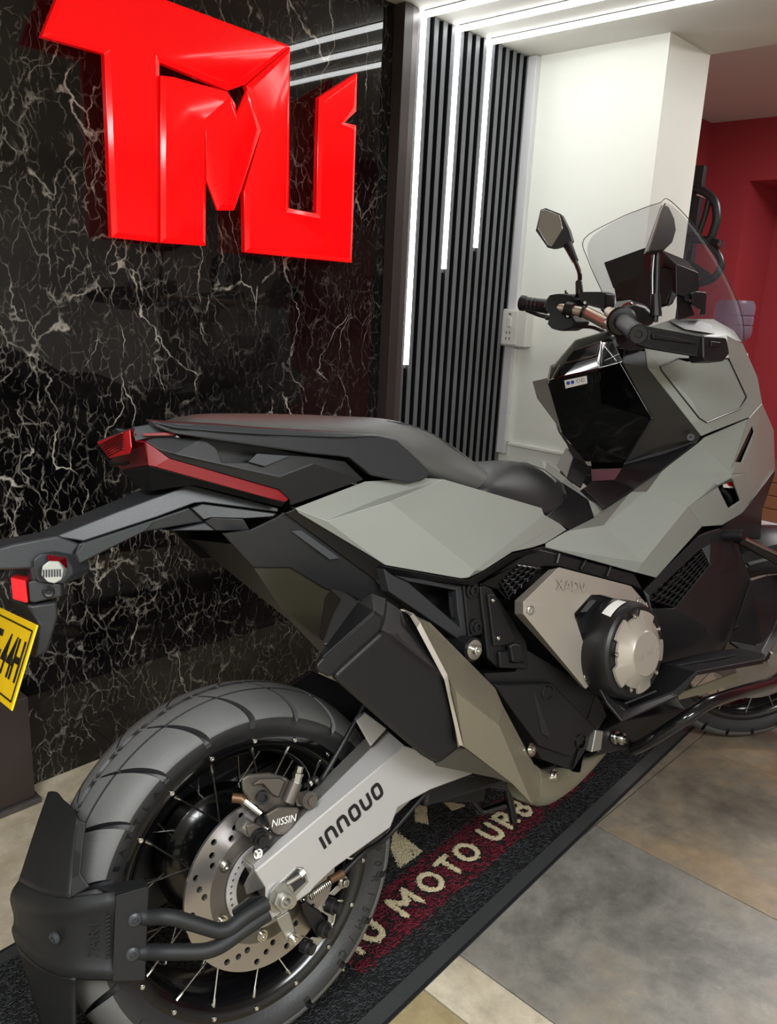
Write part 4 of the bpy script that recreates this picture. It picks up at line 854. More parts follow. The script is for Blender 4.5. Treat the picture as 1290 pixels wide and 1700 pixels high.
# top chamfer that catches light
shell('rail_chamfer', [(-0.1116, -0.119, 0.9889), (-0.0815, -0.133, 0.9834), (-0.0251, -0.147, 0.9766), (0.0416, -0.155, 0.9666), (0.1673, -0.159, 0.9522), (0.2436, -0.161, 0.942), (0.1628, -0.1645, 0.946), (0.0379, -0.16, 0.9591), (-0.0286, -0.152, 0.968), (-0.0844, -0.138, 0.9775)], [(0, 1, 9), (1, 2, 8, 9), (2, 3, 7, 8), (3, 4, 6, 7), (4, 5, 6)], B_lgrey, gr, .002, .0008)
tc_ = shell('tail_cover', [(-0.1126, -0.1, 0.9631), (-0.0988, -0.105, 0.9678), (-0.0397, -0.125, 0.9607), (-0.0218, -0.128, 0.9445), (-0.0169, -0.13, 0.9245), (0.0201, -0.135, 0.921), (0.0347, -0.138, 0.9335), (0.1238, -0.146, 0.9205), (0.178, -0.15, 0.9087), (0.2093, -0.152, 0.8773), (0.0866, -0.13, 0.8515), (0.0827, -0.135, 0.8611), (0.0657, -0.136, 0.8773), (-0.0873, -0.118, 0.9363), (-0.1019, -0.108, 0.9522), (-0.0814, -0.122, 0.9422), (0.0651, -0.142, 0.8968), (0.1201, -0.15, 0.9103)],
      [(0, 1, 2, 15, 14), (2, 3, 4, 15), (4, 5, 16, 15), (5, 6, 7, 17, 16), (17, 7, 8, 9), (16, 17, 9, 10, 11, 12), (15, 16, 12, 13, 14)], B_blackm, bike, .005, .0018, mirror=True)
tc_['label'] = 'black tail side cover'
shell('cover_gloss_piece', [(0.018, -0.1405, 0.9221), (0.0323, -0.1435, 0.9328), (0.0844, -0.149, 0.9248), (0.0415, -0.1455, 0.9133)], [(0, 1, 2, 3)], B_lgrey, tc_, .003, .001)
shell('cover_line', [(-0.0808, -0.1225, 0.9435), (0.065, -0.1425, 0.8986), (0.1199, -0.1505, 0.9117), (0.1196, -0.1505, 0.9089), (0.0646, -0.1425, 0.8954), (-0.081, -0.1225, 0.9419)], [(0, 1, 4, 5), (1, 2, 3, 4)], B_dgrey, tc_, .001, 0)
sym('tail_core', [(-0.0873, -0.075, 0.9582), (-0.0231, -0.095, 0.9629), (0.0685, -0.11, 0.9416), (0.141, -0.12, 0.9208), (0.1828, -0.12, 0.8832), (0.0803, -0.11, 0.861), (-0.0744, -0.085, 0.9231), (-0.1043, -0.075, 0.9328)], B_black, bike)
TLF = [(-0.1164, 0.072, 0.9698), (-0.1232, -0.085, 0.9809), (-0.1222, -0.094, 0.9732), (-0.1228, -0.098, 0.9646), (-0.1123, -0.103, 0.9617), (-0.112, -0.103, 0.9296), (-0.0947, 0.045, 0.9234), (-0.1008, 0.055, 0.9343), (-0.1109, 0.066, 0.9563)]
tl = block('tail_lamp', TLF, [(p[0] + .06, p[1] * .9, p[2]) for p in TLF], B_redd, bike, .002)
tl['label'] = 'red tail lamp'
shell('lamp_lens', [Vector(p) + Vector((-.0025, -.001, 0)) for p in ((-0.1158, 0.07, 0.9689), (-0.1238, -0.0845, 0.9796), (-0.1254, -0.0875, 0.9557), (-0.1269, -0.08, 0.9472), (-0.1108, 0.04, 0.9429), (-0.1128, 0.06, 0.9581))], [(0, 1, 2, 3, 4, 5)], mat('bright_red_lens', (196, 14, 26), .2, coat=.2), tl, .002, .001, (-1, -.5, 0))
for i in range(7):
    a = Vector((-0.1147, 0.058, 0.9633)).lerp(Vector((-0.1107, 0.036, 0.9464)), i / 6) + Vector((-.0045, -.001, 0)); b = Vector((-0.1219, -0.058, 0.9759)).lerp(Vector((-0.1241, -0.062, 0.9555)), i / 6) + Vector((-.0045, -.001, 0))
    tube('lens_rib', [a, b], .0010, B_redd, tl, 5)
shell('red_side_light', [(-0.1129, -0.1045, 0.9616), (-0.1025, -0.1095, 0.9522), (-0.0879, -0.1195, 0.9363), (0.0647, -0.1375, 0.8771), (0.081, -0.1365, 0.862), (0.0748, -0.1365, 0.8584), (0.0481, -0.1375, 0.8666), (-0.1063, -0.1115, 0.927), (-0.1133, -0.1045, 0.9297)], [(0, 1, 7, 8), (1, 2, 7), (2, 3, 6, 7), (3, 4, 5, 6)], B_red, bike, .004, .001)
shell('tail_garnish', [(-0.1187, -0.088, 0.983), (-0.1035, -0.098, 0.9848), (-0.076, -0.118, 0.9672), (-0.0992, -0.106, 0.9678), (-0.1119, -0.1035, 0.9668), (-0.1246, -0.0975, 0.9647), (-0.1237, -0.091, 0.9734)], [(0, 1, 2, 3, 4, 5, 6)], B_lgrey, bike, .004, .001)
shell('tail_garnish_red', [(-0.1194, -0.1055, 0.9731), (-0.0836, -0.119, 0.972), (-0.0763, -0.1215, 0.9668), (-0.1137, -0.1085, 0.9693)], [(0, 1, 2, 3)], B_red, bike, .002, .0005)
TT = [(-0.1155, 0.072, 0.9712), (-0.1213, -0.086, 0.983), (-0.103, -0.097, 0.9852), (-0.0546, -0.085, 0.9846), (0.0224, 0.085, 0.9899)]
block('tail_top', TT, [(p[0] + .004, p[1], p[2] - .012) for p in TT], B_lgrey, bike, .002)
TU = [(-0.0947, 0.045, 0.9234), (-0.1125, -0.104, 0.9284), (0.0747, -0.1365, 0.8577), (0.0742, -0.125, 0.8504), (-0.0457, -0.095, 0.8956), (-0.0913, -0.075, 0.8943), (-0.0889, -0.02, 0.8895), (-0.0897, 0.02, 0.9045)]
shell('tail_underside', TU, [(0, 1, 6, 7), (1, 2, 3, 4), (1, 4, 5, 6)], B_black, bike, .004, .0015, (-.3, -1, -.3))

# ---------------------------------------------------------------- fender stay, indicator, number plate
fs = block('fender_stay', [(-0.2228, -0.045, 0.8484), (-0.1434, -0.05, 0.8696), (-0.0391, -0.065, 0.8962), (0.0848, -0.1, 0.8474), (0.082, -0.1, 0.8415), (-0.0228, -0.072, 0.8683), (-0.037, -0.07, 0.8686), (-0.0903, -0.062, 0.8556), (-0.1923, -0.05, 0.8356), (-0.2201, -0.045, 0.8441)], mir([(-0.2228, -0.045, 0.8484), (-0.1434, -0.05, 0.8696), (-0.0391, -0.065, 0.8962), (0.0848, -0.1, 0.8474), (0.082, -0.1, 0.8415), (-0.0228, -0.072, 0.8683), (-0.037, -0.07, 0.8686), (-0.0903, -0.062, 0.8556), (-0.1923, -0.05, 0.8356), (-0.2201, -0.045, 0.8441)]), B_lgrey, bike, .002)
fs['label'] = 'grey fender stay carrying the number plate'
L_ = [(-0.1982, -0.047, 0.833), (-0.1915, -0.047, 0.8347), (-0.0888, -0.058, 0.8539), (-0.0424, -0.064, 0.8635), (-0.0203, -0.064, 0.8393), (-0.0716, -0.056, 0.8379), (-0.1099, -0.052, 0.8361), (-0.201, -0.045, 0.8042), (-0.2048, -0.045, 0.8181)]
block('lower_stay', L_, mir(L_), B_dgrey, fs, .003)
L_ = [(-0.1919, -0.0485, 0.8328), (-0.0932, -0.0595, 0.8524), (-0.1075, -0.0555, 0.8384), (-0.1698, -0.05, 0.8178), (-0.2005, -0.0475, 0.8069), (-0.2028, -0.0475, 0.8196)]
shell('stay_side', L_, [(0, 1, 2, 3, 4, 5)], B_lgrey, fs, .003, .001)
L_ = [(-0.0424, -0.068, 0.8625), (-0.0258, -0.074, 0.8673), (0.0807, -0.102, 0.8402), (0.0729, -0.1, 0.8353), (0.0288, -0.095, 0.8392), (-0.0168, -0.078, 0.8454), (-0.0248, -0.07, 0.8426)]
block('stay_clamp', L_, mir(L_), B_black, fs, .002)
L_ = [(-0.0212, -0.066, 0.8395), (-0.0173, -0.079, 0.8451), (0.0262, -0.096, 0.8385), (0.0361, -0.094, 0.8197), (-0.0098, -0.075, 0.8254)]
block('stay_block', L_, mir(L_), B_dgrey, fs, .002)
L_ = [(-0.0721, -0.056, 0.8334), (-0.0213, -0.066, 0.8388), (-0.0098, -0.075, 0.8254), (-0.0392, -0.065, 0.8291)]
block('stay_block', L_, mir(L_), B_dgrey, fs, .002)
L_ = [(-0.3072, -0.044, 0.8414), (-0.2776, -0.044, 0.8456), (-0.2225, -0.044, 0.8483), (-0.195, -0.044, 0.8324), (-0.2047, -0.044, 0.8213), (-0.2055, -0.044, 0.8042), (-0.2214, -0.044, 0.7729), (-0.2606, -0.044, 0.7631), (-0.2617, -0.044, 0.8092), (-0.3047, -0.044, 0.8147)]
hd = block('plate_hanger', L_, mir(L_), B_lgrey, bike, .004, 3); hd['label'] = 'grey number plate hanger'
L_ = [(-0.2613, -0.052, 0.8219), (-0.2503, -0.055, 0.8289), (-0.2419, -0.055, 0.8275), (-0.218, -0.055, 0.8191), (-0.2105, -0.05, 0.803), (-0.2108, -0.05, 0.7938), (-0.2269, -0.055, 0.7834), (-0.259, -0.055, 0.7915), (-0.2623, -0.052, 0.8016)]
block('indicator_housing', L_, [(p[0] + .03, -.03, p[2]) for p in L_], B_dgrey, hd, .003)
L_ = [(-0.2546, -0.07, 0.8139), (-0.2458, -0.07, 0.8192), (-0.2333, -0.07, 0.8163), (-0.2286, -0.07, 0.8047), (-0.2326, -0.07, 0.7919), (-0.2424, -0.07, 0.7884), (-0.2505, -0.07, 0.7919), (-0.2574, -0.07, 0.802)]
lens = block('indicator_lens', L_, [(p[0] + .012, -.048, p[2]) for p in L_], B_clear, hd, .002)
for i in range(7):
    a = Vector((-0.2535, -0.0705, 0.809)).lerp(Vector((-0.2332, -0.0705, 0.8063)), i / 6); b = Vector((-0.2546, -0.0705, 0.7996)).lerp(Vector((-0.2344, -0.0705, 0.7968)), i / 6)
    tube('lens_flute', [a, b], .0011, B_lgrey, hd, 5)
shell('indicator_red_edge', [(-0.2426, -0.057, 0.8263), (-0.2196, -0.057, 0.8188), (-0.2182, -0.054, 0.8046), (-0.2237, -0.06, 0.8045), (-0.2327, -0.068, 0.8165), (-0.2455, -0.069, 0.8194)], [(0, 1, 4, 5), (1, 2, 3, 4)], B_redd, hd, .002, .0006)
L_ = [(-0.287, -0.04, 0.8022), (-0.2708, -0.046, 0.7955), (-0.271, -0.046, 0.7678), (-0.2728, -0.046, 0.7663), (-0.2876, -0.04, 0.7737)]
block('red_reflector', L_, [(p[0] + .014, p[1] + .03, p[2]) for p in L_], B_redr, hd, .002)
L_ = [(-0.2692, -0.047, 0.7941), (-0.2612, -0.049, 0.7951), (-0.2281, -0.052, 0.7841), (-0.2302, -0.052, 0.7669), (-0.2648, -0.049, 0.765), (-0.2704, -0.047, 0.7666)]
block('sensor_panel', L_, [(p[0] + .015, -.03, p[2]) for p in L_], B_dgrey, hd, .003)
lathe('round_cap', [(.0075, 0), (.0075, .003), (.006, .004), (.003, .0032), (.0025, .0045), (0, .0045)], (-0.2456, -0.0515, 0.7766), (-.25, -1, 0), B_black, hd, 24)
L_ = [(-0.2734, -0.044, 0.7639), (-0.2601, -0.046, 0.7622), (-0.2333, -0.046, 0.7622), (-0.2352, -0.046, 0.7403), (-0.2537, -0.046, 0.6953), (-0.2728, -0.046, 0.6915), (-0.262, -0.046, 0.7346), (-0.2656, -0.044, 0.7472)]
block('plate_bracket', L_, mir(L_), B_dgrey, hd, .005, 3)
# yellow number plate, seen from its right end
p_tr = Vector((-0.2819, -0.1175, 0.749)); p_br = Vector((-0.3235, -0.1175, 0.652)); PW = Vector((0, .235, 0))
nrm = (p_tr - p_br).cross(PW).normalized()
if nrm.x > 0: nrm = -nrm
pl = block('number_plate', [p_tr, p_tr + PW, p_br + PW, p_br], [q - nrm * .0025 for q in (p_tr, p_tr + PW, p_br + PW, p_br)], B_yellow, hd if 0 else bike, .001); pl['label'] = 'yellow number plate reading T 44H at its end'
upP = (p_tr - p_br).normalized(); rightP = Vector((0, -1, 0)); Hh = (p_tr - p_br).length
# pressed border line
cP = (p_tr + p_br) / 2
def plate_pt(u, v): return p_br - rightP * u + upP * v + nrm * .0004      # u from the right end, v from the bottom
for a, b in (((.008, .009), (.008, Hh - .009)), ((.008, Hh - .009), (.225, Hh - .009)), ((.008, .009), (.225, .009))):
    tube('border_line', [plate_pt(*a), plate_pt(*b)], .0012, B_ink, pl, 6)
for ch, u, s in (('H', .033, .072), ('4', .063, .072), ('4', .092, .072), ('T', .142, .072)):
    textmesh('plate_character', ch, plate_pt(u, Hh * .50), rightP, upP, s, B_ink, pl, .0006, bold=.015, sx=.72)
lathe('plate_emblem', [(.0045, 0), (.0045, .0006), (.0033, .0006), (.0033, .0001)], plate_pt(.117, Hh * .50), nrm, B_ink, pl, 20)

# ---------------------------------------------------------------- passenger peg bracket and hanger plates
pg = block('peg_bracket', [(0.2356, -0.172, 0.7243), (0.3775, -0.172, 0.6823), (0.3778, -0.172, 0.6712), (0.2647, -0.172, 0.7087)], [(0.2528, -0.15, 0.7193), (0.3979, -0.15, 0.6764), (0.3982, -0.15, 0.6651), (0.2826, -0.15, 0.7033)], B_dgrey, bike, .002)
pg['label'] = 'dark passenger peg bracket'
for L_ in ([(0.2177, -0.172, 0.7382), (0.2364, -0.172, 0.7234), (0.2646, -0.172, 0.7077), (0.377, -0.172, 0.6043), (0.3831, -0.172, 0.5899), (0.3587, -0.172, 0.5955), (0.2243, -0.172, 0.6997)], [(0.3658, -0.1725, 0.6838), (0.3785, -0.1725, 0.6822), (0.3841, -0.1725, 0.5898), (0.3692, -0.1725, 0.6061), (0.3646, -0.1725, 0.6438)]):
    block('bracket_bar', L_, [(p[0], -.150, p[2]) for p in L_], B_dgrey, pg, .002)
block('bracket_inner_wall', [(0.3545, -0.166, 0.667), (0.3732, -0.166, 0.6671), (0.3811, -0.166, 0.6129), (0.3558, -0.166, 0.632), (0.3526, -0.166, 0.6491)], [(0.3688, -0.15, 0.6625), (0.3878, -0.15, 0.6626), (0.3959, -0.15, 0.6076), (0.3701, -0.15, 0.6269), (0.367, -0.15, 0.6443)], B_black, pg, .002)
L_ = [(0.3769, -0.178, 0.6841), (0.4118, -0.178, 0.6803), (0.4177, -0.178, 0.6524), (0.4146, -0.178, 0.5901), (0.38, -0.178, 0.5916)]
hp = block('hanger_plate', L_, [(p[0], -.155, p[2]) for p in L_], B_black, pg, .003)
for c in ((0.3931, -0.179, 0.6713), (0.3948, -0.179, 0.6081)): lathe('hanger_bolt', [(.0135, 0), (.0135, .004), (.009, .0045), (.009, .009), (.005, .0095), (.0045, .005), (0, .005)], c, (0, -1, 0), B_black, pg, 24, angle=25)
lathe('muffler_mount_bolt', [(.0165, 0), (.0165, .003), (.0085, .0035), (.0085, .012), (.0065, .013), (.004, .013), (.0038, .009), (0, .009)], (0.3681, -0.2, 0.5783), (0, -1, 0), B_chrome, pg, 24, angle=25)
lathe('muffler_mount_boss', [(.020, 0), (.020, .05)], (0.3691, -0.199, 0.5779), (0, 1, 0), B_black, pg, 24)
L_ = [(0.4089, -0.184, 0.6751), (0.4181, -0.184, 0.6752), (0.4369, -0.184, 0.6661), (0.5144, -0.184, 0.5561), (0.5177, -0.184, 0.5317), (0.5122, -0.184, 0.5047), (0.4398, -0.184, 0.5256), (0.4157, -0.184, 0.5486), (0.4129, -0.184, 0.5981)]
fp = block('passenger_peg', L_, [(p[0], -.155, p[2]) for p in L_], B_black, bike, .003); fp['label'] = 'folded black passenger footpeg'
L_ = [(0.4205, -0.19, 0.6604), (0.4375, -0.19, 0.6572), (0.4835, -0.19, 0.5688), (0.4635, -0.19, 0.5614), (0.4264, -0.19, 0.567)]
block('peg_pad', L_, [(p[0], -.18, p[2]) for p in L_], B_black, fp, .003)
for c in ((0.4295, -0.1905, 0.6482), (0.4356, -0.1905, 0.581)): bolt('peg_screw', c, (0, -1, 0), .0036, .003, B_chrome, fp, washer=False)
L_ = [(0.4357, -0.192, 0.5563), (0.4605, -0.192, 0.5534), (0.4606, -0.192, 0.5324), (0.4985, -0.192, 0.5231), (0.5038, -0.192, 0.5095), (0.435, -0.192, 0.5283)]
block('peg_holder', L_, [(p[0], -.18, p[2]) for p in L_], B_black, fp, .003)
L_ = [(0.4562, -0.199, 0.5645), (0.469, -0.199, 0.5645), (0.4855, -0.199, 0.5577), (0.4916, -0.199, 0.5321), (0.4782, -0.199, 0.5278), (0.4596, -0.199, 0.5339)]
block('peg_clip', L_, [(p[0], -.188, p[2]) for p in L_], B_black, fp, .004, 3)

# ---------------------------------------------------------------- muffler
can_f = [(0.0344, -0.272, 0.6314), (0.1271, -0.272, 0.6747), (0.1444, -0.272, 0.6638), (0.2317, -0.266, 0.587), (0.2558, -0.262, 0.5305), (0.2756, -0.258, 0.4573), (0.2188, -0.258, 0.4432), (0.1887, -0.262, 0.4675)]
can_b = [(0.0697, -0.205, 0.6363), (0.1643, -0.205, 0.6918), (0.2288, -0.195, 0.6742), (0.3207, -0.19, 0.5547), (0.348, -0.19, 0.4892), (0.3602, -0.19, 0.4131), (0.2837, -0.2, 0.4235), (0.221, -0.205, 0.4728)]
mf = block('muffler', can_f, can_b, B_blackm, bike, .010, 3); mf['label'] = 'black and champagne exhaust muffler'
top = shell('can_top', [(0.1286, -0.27, 0.6741), (0.146, -0.27, 0.6631), (0.2334, -0.264, 0.5862), (0.2542, -0.262, 0.5578), (0.2659, -0.245, 0.5622), (0.241, -0.215, 0.6405), (0.2207, -0.205, 0.6754), (0.1926, -0.205, 0.6967)], [(0, 1, 6, 7), (1, 2, 4, 5, 6), (2, 3, 4)], B_blackm, mf, .004, .004, (0, -1, 1))
cap_f = [(0.0127, -0.276, 0.658), (0.0218, -0.276, 0.6665), (0.1103, -0.276, 0.7128), (0.1334, -0.276, 0.7173), (0.1397, -0.276, 0.7151), (0.1373, -0.276, 0.685), (0.1241, -0.276, 0.6762), (0.0323, -0.276, 0.6312), (0.0142, -0.276, 0.644)]
block('end_cap', [(0.011, -0.278, 0.6544), (0.0234, -0.278, 0.6629), (0.1137, -0.278, 0.7063), (0.1294, -0.278, 0.694), (0.1226, -0.278, 0.6769), (0.031, -0.278, 0.632), (0.013, -0.278, 0.6447)], [(0.0462, -0.225, 0.6424), (0.0582, -0.222, 0.6518), (0.1559, -0.215, 0.7028), (0.1899, -0.21, 0.7004), (0.1878, -0.21, 0.6653), (0.0721, -0.225, 0.6143), (0.0477, -0.225, 0.6304)], B_blackm, mf, .008, 3)
shell('end_cap_chamfer', [(0.0215, -0.262, 0.6534), (0.0333, -0.258, 0.6613), (0.1173, -0.235, 0.7118), (0.1481, -0.23, 0.7187), (0.1776, -0.225, 0.7045), (0.1286, -0.279, 0.6943), (0.1126, -0.2795, 0.7067), (0.0225, -0.2795, 0.6634)], [(0, 1, 7), (1, 2, 6, 7), (2, 3, 6), (3, 4, 5, 6)], B_blackm, mf, .004, .003, (-1, -.6, 1))
L_ = [(0.0471, -0.235, 0.6795), (0.0758, -0.215, 0.7263), (0.0905, -0.212, 0.7346), (0.1017, -0.222, 0.7307), (0.1282, -0.24, 0.7058), (0.1215, -0.246, 0.6924), (0.0544, -0.256, 0.6661), (0.0419, -0.252, 0.6713)]
block('outlet', L_, [(p[0] + .05, p[1] + .02, p[2] - .045) for p in L_], B_black, mf, .003)
shell('outlet_mouth', [(0.046, -0.238, 0.6808), (0.0741, -0.2185, 0.7264), (0.0881, -0.2155, 0.7345), (0.0952, -0.2275, 0.7208), (0.0754, -0.2345, 0.7057), (0.0407, -0.2545, 0.6756)], [(0, 1, 2, 3, 4, 5)], B_gloss, mf, .002, .001, (-1, -.6, 0))
B_shield = mat('champagne_shield_paint', (136, 129, 112), .28, metal=.5, var=.02)
hs_ = shell('heat_shield', [(0.2176, -0.205, 0.6787), (0.2275, -0.222, 0.6721), (0.2424, -0.222, 0.658), (0.2662, -0.252, 0.5757), (0.2552, -0.262, 0.5676), (0.2423, -0.288, 0.558), (0.2688, -0.266, 0.4649), (0.2785, -0.264, 0.4521), (0.385, -0.228, 0.5134), (0.3955, -0.232, 0.4813), (0.3317, -0.284, 0.4788), (0.4777, -0.225, 0.3368), (0.467, -0.235, 0.3046), (0.4348, -0.245, 0.3008), (0.3869, -0.25, 0.3542), (0.2745, -0.205, 0.6448), (0.2244, -0.235, 0.6668), (0.249, -0.2645, 0.573), (0.2605, -0.269, 0.4649)],
      [(0, 1, 2, 15), (2, 3, 8, 15), (1, 16, 2), (2, 16, 17, 4, 3), (4, 17, 18, 6, 5), (18, 7, 6), (3, 4, 5, 10, 9, 8), (5, 6, 7, 14, 13, 10), (9, 10, 13, 12, 11)], B_shield, mf, .003, .0025)
shell('shield_edge', [(0.2157, -0.2115, 0.6793), (0.2138, -0.2385, 0.6754), (0.2266, -0.2395, 0.6597), (0.2478, -0.2675, 0.5789), (0.2488, -0.2715, 0.5479), (0.2647, -0.2715, 0.4632), (0.2569, -0.2705, 0.4664), (0.2401, -0.2685, 0.5728), (0.219, -0.2395, 0.6521), (0.2154, -0.2285, 0.6705)], [(0, 1, 9), (1, 2, 8, 9), (2, 3, 7, 8), (3, 4, 7), (4, 5, 6, 7)], B_champ, mf, .002, .001)
block('can_lower', [(0.2205, -0.256, 0.4421), (0.2773, -0.262, 0.4526), (0.3889, -0.248, 0.3529), (0.385, -0.24, 0.3574), (0.3609, -0.235, 0.3697)], [(p[0] + .01, -.20, p[2] + .03) for p in ((0.2205, -0.256, 0.4421), (0.2773, -0.262, 0.4526), (0.3889, -0.248, 0.3529), (0.385, -0.24, 0.3574), (0.3609, -0.235, 0.3697))], mat('dark_bronze_can', (72, 68, 60), .35, metal=.3), mf, .003)
bolt('shield_bolt', (0.4562, -0.231, 0.386), (.3, -1, .2), .008, .006, B_chrome, mf)
tube('link_pipe', [(0.4676, -0.2, 0.3173), (0.5158, -0.19, 0.2856), (0.5918, -0.17, 0.2658), (0.6741, -0.15, 0.2626), (0.7818, -0.13, 0.2786)], [.034, .032, .026, .024, .022], B_bronze, mf, 18, 4)
bolt('pipe_bolt', (0.5378, -0.203, 0.3043), (.3, -1, .1), .008, .010, B_chrome, mf)

# ---------------------------------------------------------------- engine
L_ = [(0.4117, -0.175, 0.5215), (0.4859, -0.18, 0.5074), (0.5184, -0.185, 0.5371), (0.6919, -0.19, 0.4167), (0.7204, -0.19, 0.361), (0.6405, -0.188, 0.3039), (0.6139, -0.185, 0.2826), (0.6346, -0.182, 0.2718), (0.5396, -0.178, 0.3272), (0.4832, -0.175, 0.4244), (0.4329, -0.172, 0.4924)]
eng = block('engine_cover', L_, [(p[0], -.10, p[2]) for p in L_], B_black, bike, .004); eng['label'] = 'black engine side cover'
L_ = [(0.4175, -0.194, 0.5041), (0.5606, -0.196, 0.4703), (0.6755, -0.199, 0.3515), (0.6024, -0.194, 0.3164), (0.5233, -0.188, 0.3595)]
block('cover_pad', L_, [(p[0], -.18, p[2]) for p in L_], B_black, eng, .004, 3)
shell('cover_crease', [(0.5092, -0.195, 0.4801), (0.5484, -0.198, 0.3678), (0.5281, -0.1915, 0.3835)], [(0, 1, 2)], B_black, eng, .003, .001)
for c in ((0.5477, -0.1945, 0.4543), (0.6293, -0.1965, 0.3378)): lathe('cover_hole', [(.0145, -.004), (.0145, .0015), (.012, .002), (.012, -.003), (0, -.003)], c, (0, -1, 0), B_gloss, eng, 24, angle=25)
L_ = [(0.6725, -0.2, 0.3489), (0.6952, -0.2, 0.3397), (0.6846, -0.2, 0.3049), (0.6557, -0.2, 0.3093)]
block('bright_bracket', L_, [(p[0], -.185, p[2]) for p in L_], B_alu, eng, .002)
L_ = [(0.7002, -0.195, 0.3369), (0.7617, -0.195, 0.3404), (0.979, -0.195, 0.3033), (1.0318, -0.195, 0.2613), (0.9568, -0.195, 0.2569), (0.8035, -0.195, 0.2733), (0.6524, -0.195, 0.2972), (0.6821, -0.195, 0.3019)]
block('lower_case', L_, [(p[0], -.08, p[2]) for p in L_], B_black, eng, .004)
lathe('drain_bolt', [(.013, 0), (.013, .006), (.009, .007), (.009, .016), (.012, .016), (.012, .020), (.007, .021), (.007, .028), (0, .028)], (0.7309, -0.196, 0.3158), (.15, -1, 0), B_chrome, eng, 20, angle=25)
block('crank_case', [(.30, -.12, .30), (.95, -.12, .22), (1.02, -.12, .36), (.95, -.12, .60), (.40, -.12, .60)], [(.30, .12, .30), (.95, .12, .22), (1.02, .12, .36), (.95, .12, .60), (.40, .12, .60)], B_black, eng, .01)
shell('sump', [(.45, -.10, .29), (1.0, -.10, .20), (1.0, .10, .20), (.45, .10, .29)], [(0, 1, 2, 3)], B_black, eng, .01, .002, (0, 0, -1))
# champagne side plate
V = [(0.4679, -0.205, 0.6417), (0.5603, -0.205, 0.6798), (0.5578, -0.232, 0.6871), (0.4525, -0.24, 0.6467), (0.4505, -0.24, 0.626), (0.4657, -0.205, 0.6192), (0.6063, -0.235, 0.4535), (0.6247, -0.21, 0.4489), (0.7648, -0.232, 0.6147), (0.8095, -0.232, 0.5723), (0.8273, -0.228, 0.5433), (0.7607, -0.238, 0.579), (0.6576, -0.242, 0.6196), (0.6303, -0.242, 0.6249), (0.5796, -0.242, 0.6003), (0.5911, -0.242, 0.5675), (0.6331, -0.238, 0.464), (0.4925, -0.243, 0.6309), (0.5695, -0.243, 0.6461)]
cp = shell('engine_side_plate', V, [(0, 1, 2, 3), (0, 3, 4, 5), (5, 4, 6, 7), (3, 2, 18, 17), (2, 8, 12, 13, 18), (8, 9, 10, 11, 12), (17, 18, 13, 14), (3, 17, 4), (4, 17, 14, 15, 16, 6)], B_champ, bike, .006, .0025)
cp['label'] = 'champagne engine side plate'
for c in ((0.4659, -0.2425, 0.63), (0.6063, -0.2385, 0.4795), (0.7801, -0.2365, 0.5824)): lathe('plate_screw', [(.0075, 0), (.0075, .0012), (.006, .002), (.0035, .002), (.003, .0005), (0, .0005)], c, (-.1, -1, 0), B_chrome, cp, 20, angle=20)
textmesh('plate_emboss', 'XADV', (0.5726, -0.2435, 0.6506), Vector((0.6123, -0.24, 0.6377)) - Vector((0.5421, -0.24, 0.6572)), (0, 0, 1), .030, B_champ, cp, .0007, .2)
shell('plate_slot', [(0.5779, -0.246, 0.5942), (0.6197, -0.246, 0.6182), (0.6378, -0.246, 0.6133), (0.5838, -0.246, 0.5861)], [(0, 1, 2, 3)], B_gloss, cp, .002, 0)
L_ = [(0.5867, -0.236, 0.5967), (0.6398, -0.236, 0.6211), (0.7718, -0.23, 0.5748), (0.8318, -0.226, 0.5411), (0.8557, -0.222, 0.4828), (0.8401, -0.222, 0.3981), (0.7279, -0.222, 0.3851), (0.6486, -0.23, 0.4411), (0.6003, -0.236, 0.5633)]
block('plate_backing', L_, [(p[0], -.12, p[2]) for p in L_], B_blackm, cp, .003)
CC = Vector((0.6844, -0.292, 0.5143)); CR = .0885
cl = lathe('clutch_cover', [(CR * 1.02, -.075), (CR * 1.03, -.03), (CR * 1.02, -.012), (CR * .985, -.004), (CR * .93, 0), (0, .001)], CC, (0, -1, 0), B_black, bike, 72, angle=25); cl['label'] = 'round black clutch cover with champagne cap'
N = 144; V = []; F = []
for j in range(N):
    a = 2 * math.pi * j / N; lob = (math.cos(5 * (a - R_(62)))); rr = CR * (.86 if lob > .1 else .74)
    V += [CC + Vector((rr * math.cos(a), -.0015, rr * math.sin(a))), CC + Vector((rr * .99 * math.cos(a), -.006, rr * .99 * math.sin(a))), CC + Vector((CR * .66 * math.cos(a), -.009, CR * .66 * math.sin(a))), CC + Vector((CR * .47 * math.cos(a), -.020, CR * .47 * math.sin(a)))]
for j in range(N):
    for k in range(3): F.append((j * 4 + k, j * 4 + k + 1, ((j + 1) % N) * 4 + k + 1, ((j + 1) % N) * 4 + k))
F.append(tuple(j * 4 + 3 for j in range(N)))
raw('clutch_cap', V, F, B_champ, cl, smooth=True, angle=30)
lathe('cap_disc', [(CR * .47, 0), (CR * .45, .002), (0, .0022)], CC + Vector((0, -.020, 0)), (0, -1, 0), B_champ, cl, 48)
for k in range(5):
    a = R_(62 + 72 * k + 72 * 1.5 - 72); bolt('cap_screw', CC + Vector((CR * .78 * math.cos(a), -.0065, CR * .78 * math.sin(a))), (0, -1, 0), .0046, .0022, B_chrome, cl, washer=False)
textmesh('cap_emboss', 'HONDA', CC + Vector((0.006, -.0224, 0)), (1, 0, .12), (0, 0, 1), .017, B_champ, cl, .0006)
a0 = R_(112)
LV = []
for j in range(7):
    a = R_(126 - 5.5 * j); LV += [CC + Vector((CR * 1.04 * math.cos(a), .012, CR * 1.04 * math.sin(a))), CC + Vector((CR * 1.04 * math.cos(a - .06), .034, CR * 1.04 * math.sin(a - .06)))]
